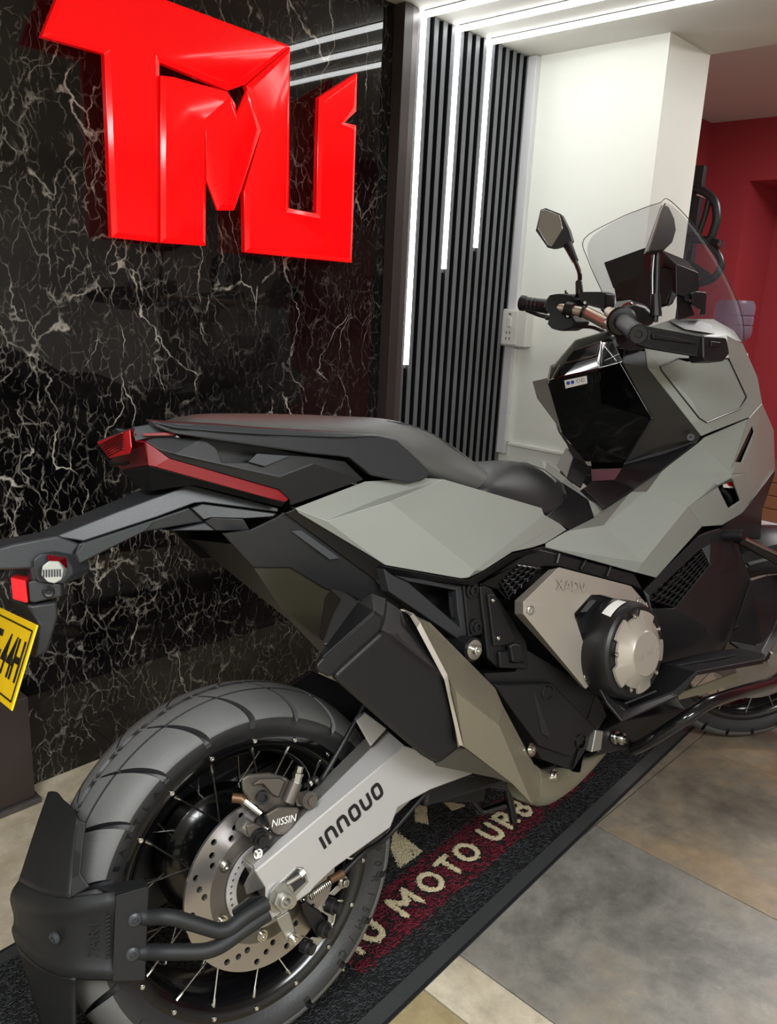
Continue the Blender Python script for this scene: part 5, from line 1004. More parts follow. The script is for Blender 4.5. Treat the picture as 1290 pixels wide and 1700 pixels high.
raw('warning_label', LV, [(2 * j, 2 * j + 1, 2 * j + 3, 2 * j + 2) for j in range(6)], B_white, cl, smooth=True)
# mesh vent behind the side plate
L_ = [(0.416, -0.176, 0.6767), (0.5126, -0.176, 0.695), (0.5809, -0.176, 0.6769), (0.4823, -0.176, 0.6364), (0.4606, -0.176, 0.6597)]
vt = block('rear_vent', L_, [(p[0], -.14, p[2]) for p in L_], B_gloss, bike, .002)
def honey(a, b, c, d, nu, nv, r, m, parent, wob=.35):
    """woven grille between four corners"""
    a, b, c, d = [Vector(p) for p in (a, b, c, d)]
    for i in range(nu + 1):
        pts = []
        for j in range(nv * 2 + 1):
            u = (i + (wob / 2 if j % 2 else -wob / 2)) / nu; v = j / (nv * 2); u = min(max(u, 0), 1)
            pts.append(a.lerp(b, u).lerp(d.lerp(c, u), v))
        tube('grille_bar', pts, r, m, parent, 5)
    for j in range(nv):
        v = (j + .5) / nv; tube('grille_bar', [a.lerp(d, v), b.lerp(c, v)], r * .8, m, parent, 5)
honey((0.4644, -0.179, 0.6698), (0.5122, -0.179, 0.6932), (0.571, -0.179, 0.6779), (0.4824, -0.179, 0.6389), 5, 4, .0016, B_black, vt)
L_ = [(0.5434, -0.172, 0.709), (0.5696, -0.172, 0.7145), (0.8367, -0.188, 0.6243), (0.8666, -0.19, 0.5798), (0.8386, -0.185, 0.5968), (0.6215, -0.178, 0.6723), (0.5811, -0.176, 0.679), (0.4301, -0.172, 0.665), (0.4136, -0.172, 0.6722)]
vs2 = block('upper_black_trim', L_, [(p[0], -.12, p[2]) for p in L_], B_black, bike, .003)
for a, b in (((0.622, -0.1795, 0.697), (0.6137, -0.1795, 0.6805)), ((0.6914, -0.1835, 0.6724), (0.6759, -0.1835, 0.6589)), ((0.7628, -0.1865, 0.6489), (0.7499, -0.1865, 0.6323))): tube('trim_rib', [a, b], .003, B_black, vs2, 6)

# ---------------------------------------------------------------- grey centre cowl and leg shield
cw = shell('centre_cowl', [(0.6013, -0.168, 0.7197), (0.6917, -0.142, 0.729), (0.827, -0.105, 0.7339), (0.8691, -0.098, 0.7458), (0.955, -0.1075, 0.7749), (0.7816, -0.162, 0.7268), (0.9276, -0.1617, 0.7774), (1.0149, -0.2047, 0.7366), (0.8344, -0.212, 0.648), (0.5982, -0.17, 0.7121), (0.8222, -0.203, 0.6286), (0.9024, -0.1944, 0.6028), (1.0836, -0.1944, 0.6844), (0.6723, -0.158, 0.7308)],
           [(13, 2, 3, 4, 5), (4, 6, 7, 8, 5), (0, 13, 5, 8, 9), (9, 8, 10), (8, 7, 12, 11, 10)], B_grey, bike, .004, .002, mirror=True)
cw['label'] = 'faceted grey centre cowl'
ls = shell('leg_shield', [(0.8704, -0.1, 0.7485), (0.9612, -0.1118, 0.7804), (1.0252, -0.1419, 0.8143), (1.1087, -0.1806, 0.8671), (1.1244, -0.1849, 0.8769), (1.284, -0.2047, 0.9086), (1.1945, -0.2124, 0.8134), (1.1832, -0.2124, 0.7899), (0.9305, -0.1651, 0.7794), (0.9536, -0.1101, 0.7746), (1.1731, -0.215, 0.7811), (1.0149, -0.2047, 0.7366), (0.9266, -0.1634, 0.7771),
       (1.2563, -0.2064, 0.7838), (1.3291, -0.1823, 0.7141), (1.2712, -0.184, 0.689), (1.1737, -0.1892, 0.6747), (1.0836, -0.1944, 0.6844), (1.1205, -0.2107, 0.772), (1.1908, -0.2111, 0.7729), (1.2431, -0.1978, 0.7219), (1.1846, -0.2004, 0.7106)],
      [(0, 1, 9), (1, 2, 8, 9), (2, 3, 7, 8), (3, 4, 5, 6, 7), (8, 7, 10, 11, 12), (11, 10, 19, 18), (10, 13, 14, 20, 19), (14, 15, 16, 21, 20), (16, 17, 11, 18, 21), (8, 12, 9), (7, 13, 10)], B_grey, bike, .004, .002, mirror=True)
ls['label'] = 'grey leg shield'
fc = shell('front_cowl', [(1.2808, -0.2064, 0.9097), (1.3731, -0.1909, 0.9398), (1.5223, -0.1419, 0.8703), (1.5478, -0.129, 0.7674), (1.4835, -0.1419, 0.7427), (1.3291, -0.1823, 0.7141), (1.2563, -0.2064, 0.7838), (1.1816, -0.2133, 0.7901), (1.1928, -0.2133, 0.8135), (1.2976, -0.2047, 0.8917), (1.3111, -0.2012, 0.8747), (1.2325, -0.2098, 0.811), (1.3566, -0.1944, 0.9222)],
      [(0, 9, 8), (0, 1, 12, 9), (9, 12, 10), (12, 6, 11, 10), (11, 6, 7, 8), (12, 1, 2, 3, 4, 5, 6)], B_grey, bike, .004, .002, mirror=True)
shell('cowl_vent', [(1.3121, -0.1961, 0.8923), (1.3297, -0.1926, 0.8739), (1.2483, -0.2012, 0.8078), (1.2056, -0.2047, 0.8116)], [(0, 1, 2, 3)], B_gloss, fc, .002, 0)
shell('cowl_opening', [(1.1759, -0.1763, 0.7681), (1.2581, -0.1763, 0.7686), (1.3035, -0.1677, 0.7127), (1.2344, -0.1703, 0.7005)], [(0, 1, 2, 3)], B_gloss, fc, .002, 0)
tube('opening_hose', [(1.1785, -0.1849, 0.7569), (1.2084, -0.1858, 0.7385), (1.2303, -0.1806, 0.713)], .006, B_black, fc, 8, 4)
slab('opening_tag', [(1.1827, -0.1909, 0.7674), (1.2253, -0.1909, 0.7659), (1.2262, -0.1909, 0.7527), (1.1867, -0.1909, 0.7585)], (0, .003, 0), B_white, fc, .001)
slab('opening_red_cap', [(1.1958, -0.1926, 0.7699), (1.2244, -0.1926, 0.7695), (1.2253, -0.1926, 0.7568), (1.2027, -0.1926, 0.7612)], (0, .003, 0), B_redr, fc, .001)
uc_ = shell('upper_cowl', [(0.9993, -0.1307, 1.0721), (0.9939, -0.1376, 1.0353), (1.0773, -0.1832, 0.9088), (1.1069, -0.1875, 0.8795), (1.1299, -0.203, 0.8887), (1.2876, -0.2055, 0.9114), (1.3731, -0.1909, 0.9398), (1.395, -0.1703, 1.0033), (1.3809, -0.1445, 1.0859), (1.2934, -0.1531, 1.104), (1.1212, -0.1445, 1.0898), (1.0124, -0.1548, 1.0377), (1.0705, -0.1634, 1.0521), (1.2502, -0.1789, 1.0483), (1.2943, -0.1944, 0.9572), (1.2531, -0.2012, 0.9319), (1.1049, -0.203, 0.9083), (1.0869, -0.1961, 0.9192), (1.0146, -0.1565, 1.0273), (1.2591, -0.1763, 1.041)],
      [(0, 1, 18, 11), (1, 2, 17, 18), (2, 3, 4, 16, 17), (4, 5, 15, 16), (5, 6, 14, 15), (6, 7, 19, 14), (7, 8, 13, 19), (8, 9, 13), (9, 10, 12, 13), (10, 0, 11, 12)], B_grey, bike, .004, .002, mirror=True)
uc_['label'] = 'grey upper cowl'
dd = shell('storage_door', [(1.0148, -0.1558, 1.0366), (1.0704, -0.1644, 1.0501), (1.2455, -0.1793, 1.0463), (1.2896, -0.1948, 0.9573), (1.2485, -0.2017, 0.9341), (1.1044, -0.2034, 0.9107), (1.089, -0.1965, 0.9205), (1.0162, -0.1576, 1.028), (1.0969, -0.1677, 1.0442), (1.073, -0.1909, 0.9579)], [(0, 1, 8), (8, 2, 3, 4, 9), (9, 4, 5, 6), (0, 8, 9, 7), (7, 9, 6)], B_grey, uc_, .003, .0014)
tube('door_seam', [(1.0133, -0.1557, 1.0366), (1.0698, -0.1643, 1.0516), (1.2494, -0.1793, 1.0477), (1.2926, -0.1948, 0.9572), (1.2512, -0.2017, 0.9325), (1.1042, -0.2034, 0.9088), (1.0872, -0.1965, 0.9197), (1.0148, -0.1574, 1.0272)], .0016, B_black, uc_, 6, close=True)
# top of the nose
nt_ = shell('nose_top', [(1.0014, -0.129, 1.0669), (1.124, -0.1419, 1.074), (1.2909, -0.1531, 1.097), (1.3761, -0.1445, 1.0902), (1.4188, -0.1032, 1.1231), (1.3568, -0.085, 1.1531), (1.1782, -0.09, 1.1501), (1.0579, -0.1, 1.1274)], [(0, 1, 7), (1, 6, 7), (1, 2, 5, 6), (2, 3, 4, 5)], B_grey, bike, .004, .0015, (0, -.3, 1), mirror=True)
shell('nose_black_inset', [(1.1362, -0.105, 1.1412), (1.2625, -0.1, 1.145), (1.3362, -0.0989, 1.137), (1.2998, -0.1333, 1.1075), (1.1787, -0.1161, 1.1215)], [(0, 1, 2, 3, 4)], B_black, nt_, .003, .001, (0, -.3, 1))
L_ = [(1.4298, -0.1, 1.121), (1.4101, -0.129, 1.088), (1.4252, -0.1548, 1.0041), (1.4102, -0.172, 0.9396), (1.5396, -0.1333, 0.8696), (1.5564, -0.1247, 0.7666), (1.3468, -0.172, 0.7145), (1.1753, -0.172, 0.7821), (1.1541, -0.1634, 0.9028), (1.0624, -0.1247, 1.0354), (1.072, -0.1, 1.0988)]
sym('fairing_core', [(p[0] - .004, p[1] * .93, p[2]) for p in L_], B_black, bike)

# ---------------------------------------------------------------- black inner panel and gloss storage lid
ip = shell('inner_panel', [(1.0018, -0.129, 1.0714), (0.9651, -0.105, 1.0848), (0.959, -0.1, 1.0517), (1.0199, -0.1247, 0.9275), (1.001, -0.06, 0.8329), (1.0788, -0.1823, 0.9087), (1.1111, -0.1858, 0.885), (1.1016, -0.1823, 0.8686), (1.0211, -0.1436, 0.8161), (0.9589, -0.1135, 0.7816), (0.8642, -0.102, 0.7502), (0.9066, -0.02, 0.785), (0.9568, 0, 0.7963), (0.9873, -0.04, 0.796), (1.0031, -0.052, 0.8221), (0.9964, -0.1359, 1.0354)],
      [(1, 0, 15, 2), (2, 15, 5, 3), (3, 5, 6, 7, 4), (4, 7, 8, 14), (14, 8, 9, 13), (13, 9, 10, 11, 12)], B_black, bike, .005, .003, (-1, -.5, .3))
ip['label'] = 'black inner leg shield panel'
lathe('panel_screw', [(.0075, 0), (.0075, .0015), (.004, .0015), (.0035, .0), (0, 0)], (1.0717, -0.1836, 0.8802), (-.8, -.6, .2), B_black, ip, 18)
tube('panel_crease', [(0.9994, -0.061, 0.8311), (1.0398, -0.1333, 0.8492), (1.0924, -0.172, 0.8677)], .0022, B_dgrey, ip, 6)
gb = shell('gloss_storage_lid', [(0.9992, 0.145, 1.0349), (1.0016, 0.125, 1.0396), (1.0104, 0, 1.0491), (0.97, -0.085, 1.0537), (0.9909, -0.144, 0.9279), (1.0039, -0.058, 0.8337), (0.9953, -0.01, 0.8365), (0.9989, 0.045, 0.8393), (0.9953, 0.105, 0.9068), (1.0046, -0.005, 0.9706), (0.9968, 0.015, 0.8873)],
      [(0, 1, 2, 9, 10, 8), (2, 3, 4, 9), (9, 4, 5, 10), (8, 10, 7), (10, 5, 6, 7)], B_gloss, bike, .005, .003, (-1, -.3, 0))
gb['label'] = 'gloss black storage lid below the handlebar'
kt = shell('key_panel', [(1.0029, 0.126, 1.0407), (1.0624, 0.125, 1.0987), (1.071, 0.035, 1.1129), (1.0568, -0.01, 1.1078), (0.9783, -0.088, 1.0532), (1.0095, -0.002, 1.0499), (1.0437, 0.118, 1.0781), (1.0423, 0.03, 1.079)], [(0, 6, 7, 5), (6, 1, 2, 7), (2, 3, 5, 7), (3, 4, 5)], B_gloss, gb, .004, .001, (-1, -.3, 1))
for P in ([(0.9995, 0.128, 1.0394), (1.0608, 0.127, 1.0989), (1.074, 0.036, 1.114)], [(1.0345, 0.119, 1.0721), (1.0449, 0.03, 1.081), (1.074, 0.036, 1.114)], [(1.008, -0.003, 1.0488), (1.0713, 0.034, 1.1128)], [(1.0083, -0.004, 1.0487), (0.9755, -0.09, 1.053)], [(1.0712, 0.034, 1.1117), (0.9886, -0.065, 1.0576)], [(1.0066, -0.02, 1.0626), (0.9809, -0.08, 1.0711)]):
    tube('silver_line', [Vector(p) + Vector((-.002, -.001, .001)) for p in P], .0013, B_chrome, gb, 5)
slab('sticker', [(0.9887, 0.083, 1.031), (0.9968, 0.025, 1.0355), (0.9962, 0.0235, 1.0182), (0.9881, 0.08, 1.0119)], (.001, 0, 0), B_white, gb, 0)
B_blue = mat('blue_print', (40, 80, 160), .4)
for k, (cx_, cy_) in enumerate(((238,338), (270,331))): pass
for p, m_ in (((0.9886, 0.0715, 1.0237), B_blue), ((0.9907, 0.0605, 1.0247), B_blue)): lathe('sticker_symbol', [(.0042, 0), (.0042, .0012), (0, .0012)], p, (-1, -.25, 0), m_, gb, 16)
for p in ((0.9939, 0.0465, 1.0261), (0.9954, 0.0345, 1.0267)): lathe('sticker_symbol', [(.0042, 0), (.0042, .0012), (.0034, .0012), (.0034, 0)], p, (-1, -.25, 0), B_dgrey, gb, 16, closed=True)
slab('fuel_lid_badge', [(0.9996, 0.03, 0.8206), (1.0016, -0.053, 0.8217), (0.9871, -0.042, 0.797), (0.9874, 0.02, 0.7942)], (.004, .002, 0), mat('plum_plastic', (92, 66, 74), .35), gb, .001)
shell('left_cowl_edge', [(1.0271, 0.215, 1.0409), (1.0074, 0.15, 1.043), (1.0057, 0.146, 1.0322), (1.0006, 0.108, 0.9066), (1.0036, 0.128, 0.9305), (1.0236, 0.2, 0.9964)], [(0, 1, 2, 5), (2, 3, 4, 5)], B_grey, bike, .004, .0015, (-1, 0, 0))
shell('left_inner_panel', [(0.999, 0.108, 0.9067), (0.9989, 0.045, 0.8393), (0.9981, 0.03, 0.8217), (0.9207, 0, 0.7868), (0.9347, 0.05, 0.8079), (0.9873, 0.07, 0.8517)], [(0, 1, 5), (1, 2, 3, 4, 5)], B_black, bike, .004, .0015, (-1, 0, .2))
shell('left_leg_shield', [(0.9804, 0.115, 0.8341), (1.0084, 0.105, 0.8745), (0.9888, 0.07, 0.8516), (0.967, 0.065, 0.8293), (0.9347, 0.05, 0.8079)], [(0, 1, 2, 3, 4)], B_grey, bike, .004, .0015, (-1, 0, .2))

# ---------------------------------------------------------------- handlebar with steering turned to the right
hb = tube('handlebar', fillet([(1.1538, 0.345, 1.2582), (1.1695, 0.262, 1.2359), (1.1974, 0.21, 1.2189), (1.2094, 0.175, 1.2045), (1.2102, 0.115, 1.1685), (1.1425, 0.05, 1.1453), (1.0824, -0.02, 1.132), (0.9774, -0.1, 1.1264), (0.8702, -0.19, 1.1054), (0.7828, -0.262, 1.0883)], .03), [.0105] * 60, mat('bronze_handlebar', (176, 150, 130), .22, metal=.9), bike, 16) if 0 else None
B_bar = mat('bronze_handlebar_satin', (196, 178, 160), .36, metal=.8)
barpts = fillet([(1.1538, 0.345, 1.2582), (1.1695, 0.262, 1.2355), (1.1974, 0.21, 1.2185), (1.2098, 0.178, 1.2061), (1.2084, 0.115, 1.1685), (1.155, 0.05, 1.1402), (1.0766, -0.03, 1.1305), (0.9639, -0.12, 1.1187), (0.7828, -0.262, 1.0883)], .02, 5)
hb = tube('handlebar', barpts, .0125, B_bar, bike, 16); hb['label'] = 'bronze tapered handlebar'
tube('taper_sleeve', [(1.2098, 0.178, 1.2068), (1.2077, 0.117, 1.171)], [.0150, .0165], B_bar, hb, 18)
tube('bar_ring', [(1.2038, 0.187, 1.2119), (1.2061, 0.182, 1.2089)], .0165, B_black, hb, 16)
lg = [(1.1538, 0.345, 1.2582), (1.1689, 0.266, 1.2354)]
g0, g1 = Vector(lg[0]), Vector(lg[1]); gd_ = (g0 - g1)
lathe('grip', [(.0175, 0), (.0195, .004), (.0185, .010), (.0175, .03), (.0172, gd_.length - .02), (.0185, gd_.length - .015), (.0205, gd_.length - .008), (.0205, gd_.length), (.014, gd_.length + .002), (.0, gd_.length + .002)], g1, gd_, B_blackm, hb, 24)
for i in range(4):
    a = g1.lerp(g0, .25 + .15 * i); lathe('grip_rib', [(.0172, -.003), (.0182, 0), (.0172, .003)], a, gd_, B_dgrey, hb, 20)
L_ = [(1.1603, 0.262, 1.2493), (1.1672, 0.255, 1.2608), (1.1972, 0.25, 1.2656), (1.2288, 0.235, 1.2594), (1.2371, 0.225, 1.2476), (1.232, 0.228, 1.2319), (1.217, 0.235, 1.212), (1.2314, 0.225, 1.1877), (1.2218, 0.23, 1.1745), (1.196, 0.245, 1.1661), (1.1694, 0.255, 1.173), (1.1572, 0.26, 1.1874), (1.1685, 0.26, 1.2127), (1.1592, 0.265, 1.2202)]
L_ = [Vector(p) + Vector((-.022, -.012, 0)) for p in L_]
swg = block('switch_housing', L_, [(p[0] + .055, p[1] - .005, p[2]) for p in L_], B_black, hb, .006, 3)
for c, r in (((1.1673, 0.258, 1.2432), .006), ((1.156, 0.262, 1.2048), .0055), ((1.1611, 0.252, 1.1976), .007), ((1.2175, 0.243, 1.2662), .004)): lathe('switch_button', [(r, 0), (r, .008), (r * .8, .010), (0, .010)], c, (-1, -.4, .1), B_dgrey, hb, 14)
tube('switch_lever', [(1.2172, 0.243, 1.2627), (1.2136, 0.245, 1.2756)], .0025, B_black, hb, 8)
lathe('clamp_ring', [(.017, -.012), (.019, -.010), (.019, .010), (.017, .012)], (1.1932, 0.218, 1.2213), Vector((1.2046, 0.185, 1.2094)) - Vector((1.1932, 0.218, 1.2213)), B_black, hb, 20)
for c in ((1.1888, 0.219, 1.2179), (1.1857, 0.219, 1.2043), (1.2093, 0.18, 1.2323)): bolt('clamp_bolt', c, (-1, -.5, 0), .004, .004, B_chrome, hb, washer=False)
L_ = [(1.2129, 0.205, 1.2592), (1.228, 0.205, 1.2655), (1.2495, 0.16, 1.2582), (1.2585, 0.15, 1.2522), (1.254, 0.15, 1.2195), (1.246, 0.155, 1.2122), (1.2187, 0.2, 1.2337)]
block('brake_reservoir', L_, [(p[0] + .04, p[1], p[2]) for p in L_], B_black, hb, .004, 3)
tube('brake_lever', fillet([(1.2448, 0.215, 1.2301), (1.2275, 0.262, 1.2026), (1.1825, 0.305, 1.2178), (1.1697, 0.345, 1.2404)], .02), .0055, B_black, hb, 10)
tube('cable', fillet([(1.2059, 0.2, 1.1745), (1.2047, 0.16, 1.1685), (1.1937, 0.12, 1.1515), (1.1738, 0.09, 1.1405)], .02), .0045, B_black, hb, 8)
tube('cable', fillet([(1.2461, 0.155, 1.2134), (1.2328, 0.13, 1.1934), (1.2218, 0.11, 1.1702)], .02), .0045, B_black, hb, 8)
L_ = [(1.1879, 0.105, 1.1515), (1.2003, 0.105, 1.1691), (1.1992, 0.085, 1.179), (1.2029, 0.08, 1.1762), (1.199, 0.09, 1.1407), (1.1867, 0.1, 1.1333)]
block('bar_clamp', L_, [(p[0] + .04, p[1] - .03, p[2]) for p in L_], B_alu, hb, .003)
L_ = [(1.1515, 0.14, 1.1233), (1.1874, 0.1, 1.1315), (1.1632, 0.02, 1.1152), (1.0463, -0.1, 1.0892), (1.0192, -0.09, 1.0787), (1.076, 0.02, 1.0974), (1.1331, 0.12, 1.11)]
block('bar_cover', L_, [(p[0] + .05, p[1], p[2] - .01) for p in L_], B_black, bike, .004)
# right end
rE = Vector((0.777, -0.266, 1.0877)); rI = Vector((1.005, -.02, 1.185)); rd = (rE - rI).normalized()
def rb(t): return rE - rd * t
tube('right_bar', [rb(.0), rb(.26)], .0115, B_bar, hb, 14)
lathe('grip', [(.0165, -.135), (.0175, -.125), (.0172, -.02), (.0185, -.012), (.0185, -.004)], rE, rd, B_blackm, hb, 24)
lathe('bar_end_weight', [(.0145, -.010), (.0180, -.006), (.0185, .006), (.0165, .008), (.0165, .0065), (.0070, .0065), (.0060, .004), (0, .004)], rE, rd, B_blackm, hb, 28, angle=25)
lathe('throttle_flange', [(.017, -.150), (.028, -.145), (.030, -.138), (.026, -.132), (.017, -.130)], rE, rd, B_black, hb, 28)
L_ = [(0.874, -0.15, 1.1464), (0.8969, -0.15, 1.1619), (0.9414, -0.15, 1.1686), (0.975, -0.15, 1.1641), (1.0118, -0.15, 1.1428), (1.0063, -0.15, 1.1248), (0.9747, -0.15, 1.1177), (0.9785, -0.15, 1.0732), (0.9138, -0.15, 1.067), (0.8717, -0.15, 1.0823), (0.8652, -0.15, 1.1079)]
block('switch_housing', L_, [(p[0] + .045, p[1] + .03, p[2] + .01) for p in L_], B_black, hb, .008, 3)
L_ = [(0.9412, -0.1, 1.1694), (0.9496, -0.1, 1.1796), (0.985, -0.11, 1.1835), (0.9854, -0.12, 1.1762), (0.9392, -0.12, 1.166), (0.923, -0.12, 1.1502)]
block('switch_pod', L_, [(p[0] + .03, p[1] + .02, p[2]) for p in L_], B_black, hb, .003)
tube('red_kill_ring', [Vector((0.8755, -0.156, 1.1455)), Vector((0.8863, -0.156, 1.1575)), Vector((0.9105, -0.156, 1.1656)), Vector((0.9231, -0.156, 1.1638))], .0022, B_redd, hb, 6, 4)
L_ = [(0.7942, -0.27, 1.1029), (0.9252, -0.3, 1.0813), (0.9394, -0.305, 1.0802), (0.9356, -0.307, 1.0759), (0.9286, -0.307, 1.0372), (0.9219, -0.3, 1.0412), (0.7939, -0.278, 1.0607), (0.7724, -0.268, 1.0689), (0.7944, -0.274, 1.0759), (0.799, -0.274, 1.0896)]
hg = block('hand_guard', L_, [(p[0] + .004, p[1] + .014, p[2]) for p in L_], B_blackm, bike, .003); hg['label'] = 'black hand guard'
L_ = [(0.9197, -0.312, 1.0787), (0.9938, -0.316, 1.0757), (0.9994, -0.316, 1.0707), (1.0065, -0.316, 1.0432), (0.9822, -0.316, 1.0289), (0.9233, -0.312, 1.0302), (0.9178, -0.312, 1.0367)]
block('guard_end_block', L_, [(p[0] + .004, p[1] + .035, p[2]) for p in L_], B_blackm, hg, .005, 3)
L_ = [(0.8018, -0.281, 1.0857), (0.9092, -0.3055, 1.0679), (0.9089, -0.3055, 1.0639), (0.8027, -0.281, 1.077)]
slab('guard_groove', L_, (0, .003, 0), B_black, hg, .001)
slab('guard_badge', [(0.9383, -0.3172, 1.0674), (0.9711, -0.3172, 1.0654), (0.9735, -0.3172, 1.0561), (0.9364, -0.3172, 1.0572)], (0, .002, 0), B_black, hg, .001)
# mirrors
def mirror_part(stem, head, glass, dv, label):
    s = tube('mirror_stem', stem, [.0065, .0060, .0052, .0055, .0075][:len(stem)] if len(stem) <= 5 else .006, B_gloss, bike, 12); s['label'] = label
    return s
ml = tube('mirror', fillet([(1.2333, 0.215, 1.261), (1.236, 0.215, 1.2892), (1.2402, 0.215, 1.3148), (1.2473, 0.235, 1.3531), (1.2486, 0.255, 1.3915)], .02), .0060, B_gloss, bike, 12); ml['label'] = 'mirror with a black housing at the far handlebar end'
lathe('stem_boot', [(.010, 0), (.009, .03), (.0075, .035)], (1.2333, 0.215, 1.261), (0, 0, 1), B_black, ml, 16)
tube('stem_boot', [(1.2493, 0.234, 1.3502), (1.2491, 0.257, 1.3994)], [.0085, .0125], B_black, ml, 14)
hd_ = [(1.1757, 0.3, 1.4387), (1.1931, 0.294, 1.4922), (1.2063, 0.2878, 1.4964), (1.2441, 0.2688, 1.4795), (1.2602, 0.2593, 1.4389), (1.2665, 0.255, 1.4082), (1.2593, 0.258, 1.3986), (1.2185, 0.277, 1.3886), (1.202, 0.2851, 1.3932)]
cx0 = sum((Vector(p) for p in hd_), Vector()) / len(hd_)
def shrink(L, c, k, off): return [Vector(p) * k + c * (1 - k) + Vector(off) for p in L]
rings = [shrink(hd_, cx0, .97, (-.004, -.004, 0)), shrink(hd_, cx0, 1.0, (0, 0, 0)), shrink(hd_, cx0, .95, (.018, .004, 0)), shrink(hd_, cx0, .7, (.034, .008, 0)), shrink(hd_, cx0, .3, (.040, .01, 0))]
loft('mirror_housing', rings, B_black, ml, smooth=True, angle=30)
M_mir = mat('mirror_glass', (205, 208, 212), .02, metal=1)
gl_ = [(1.1811, 0.2976, 1.4431), (1.1955, 0.2927, 1.4882), (1.2058, 0.2878, 1.4913), (1.2409, 0.2702, 1.475), (1.2456, 0.2665, 1.4393), (1.2128, 0.28, 1.394), (1.2026, 0.2851, 1.3989)]
slab('mirror_glass', [Vector(p) + Vector((-.0065, -.005, 0)) for p in gl_], (.003, .003, 0), M_mir, ml, .0008)
mr_ = tube('mirror', fillet([(0.9887, -0.165, 1.1282), (0.9932, -0.165, 1.1531), (0.9973, -0.168, 1.2156), (0.9981, -0.172, 1.2684)], .02), .0060, B_black, bike, 12); mr_['label'] = 'mirror with a black housing at the near handlebar end'
tube('stem_boot', [(0.9921, -0.165, 1.1396), (0.9936, -0.1655, 1.1846)], [.0125, .0095], B_black, mr_, 14)
tube('stem_tube', [(0.987, -0.16, 1.1403), (0.9915, -0.162, 1.2255), (0.9936, -0.166, 1.2649)], .0035, B_gloss, mr_, 8)
hd_ = [(0.9399, -0.178, 1.261), (1.009, -0.178, 1.3628), (1.0319, -0.176, 1.3625), (1.058, -0.172, 1.3401), (1.0625, -0.172, 1.3157), (1.045, -0.174, 1.2913), (1.0008, -0.178, 1.2681)]
cx0 = sum((Vector(p) for p in hd_), Vector()) / len(hd_)
rings = [shrink(hd_, cx0, .93, (-.006, -.010, 0)), shrink(hd_, cx0, 1, (0, -.004, 0)), shrink(hd_, cx0, 1, (.008, .006, 0)), shrink(hd_, cx0, .85, (.028, .016, 0)), shrink(hd_, cx0, .4, (.04, .02, 0))]
loft('mirror_housing', rings, B_black, mr_, smooth=True, angle=30)
tube('mirror_edge', [Vector(p) + Vector((-.006, -.012, 0)) for p in ((0.9415, -0.178, 1.2616), (0.966, -0.178, 1.2977), (0.9893, -0.178, 1.3346), (1.0105, -0.178, 1.3626))], .0024, B_chrome, mr_, 8, 4)

# ---------------------------------------------------------------- instrument and windscreen
L_ = [(1.1517, 0.05, 1.2467), (1.1664, 0.05, 1.2655), (1.1951, -0.01, 1.2681), (1.1958, -0.06, 1.2758), (1.1886, -0.085, 1.2628), (1.1873, -0.085, 1.2158), (1.1736, -0.075, 1.1848), (1.1665, -0.03, 1.1796), (1.1498, 0.045, 1.207)]
mt = block('instrument_panel', L_, [(p[0] + .03, p[1] * .98, p[2]) for p in L_], B_black, bike, .004, 3); mt['label'] = 'hooded instrument display'
slab('display_glass', [(1.1488, 0.042, 1.2415), (1.1622, 0.04, 1.2572), (1.1916, -0.012, 1.2624), (1.194, -0.055, 1.2692), (1.1834, -0.062, 1.2198), (1.167, -0.025, 1.2006), (1.1481, 0.04, 1.2164)], (.002, 0, 0), B_gloss, mt, .001)
V = [(1.1705, 0.085, 1.3118), (1.2079, -0.005, 1.3296), (1.1987, -0.06, 1.3099), (1.1752, -0.105, 1.2693), (1.1721, -0.105, 1.2017), (1.1584, -0.09, 1.1769), (1.1873, -0.085, 1.2158), (1.1887, -0.085, 1.2643), (1.1965, -0.06, 1.2733), (1.1948, -0.01, 1.2645), (1.1568, 0.052, 1.2437)]
shell('display_hood', [Vector(p) + Vector((-.004, 0, 0)) for p in V], [(0, 1, 9, 10), (1, 2, 8, 9), (2, 3, 7, 8), (3, 4, 6, 7), (4, 5, 6)], B_black, mt, .005, .002, (-1, -.2, .3))
V2 = [Vector(p) for p in V[:5]]; V3 = [p + Vector((.09, 0, -.015)) for p in V2]
shell('hood_top', V2 + V3, [(i, i + 1, 6 + i, 5 + i) for i in range(4)], B_black, mt, .004, .001, (0, -.3, 1))
B_scr = mat('smoked_clear_screen', (150, 156, 172), .03, alpha=.21)
rowsR = [(1.160, -.105, 1.408), (1.205, -.145, 1.335), (1.275, -.165, 1.240), (1.335, -.168, 1.155), (1.372, -.152, 1.092)]
rowsM = [(1.215, -.045, 1.424), (1.262, -.085, 1.338), (1.335, -.10, 1.240), (1.395, -.105, 1.155), (1.432, -.10, 1.09)]
rowsC = [(1.222, 0, 1.425), (1.285, 0, 1.340), (1.362, 0, 1.240), (1.425, 0, 1.155), (1.465, 0, 1.09)]
rowsL = [(1.182, .150, 1.384), (1.205, .160, 1.335), (1.275, .165, 1.240), (1.335, .168, 1.155), (1.372, .152, 1.092)]
rowsN = [(1.208, .07, 1.414), (1.262, .085, 1.338), (1.335, .10, 1.240), (1.395, .105, 1.155), (1.432, .10, 1.09)]
cols = [rowsR, rowsM, rowsC, rowsN, rowsL]
V = [c[i] for i in range(5) for c in cols]
ws = raw('windscreen', V, [(i * 5 + j, i * 5 + j + 1, i * 5 + 6 + j, i * 5 + 5 + j) for i in range(4) for j in range(4)], B_scr, bike, smooth=True, angle=180)
md = ws.modifiers.new('sub', 'SUBSURF'); md.levels = 2; md.render_levels = 2; md.subdivision_type = 'CATMULL_CLARK'
md = ws.modifiers.new('solid', 'SOLIDIFY'); md.thickness = .003
ws['label'] = 'clear smoked windscreen'
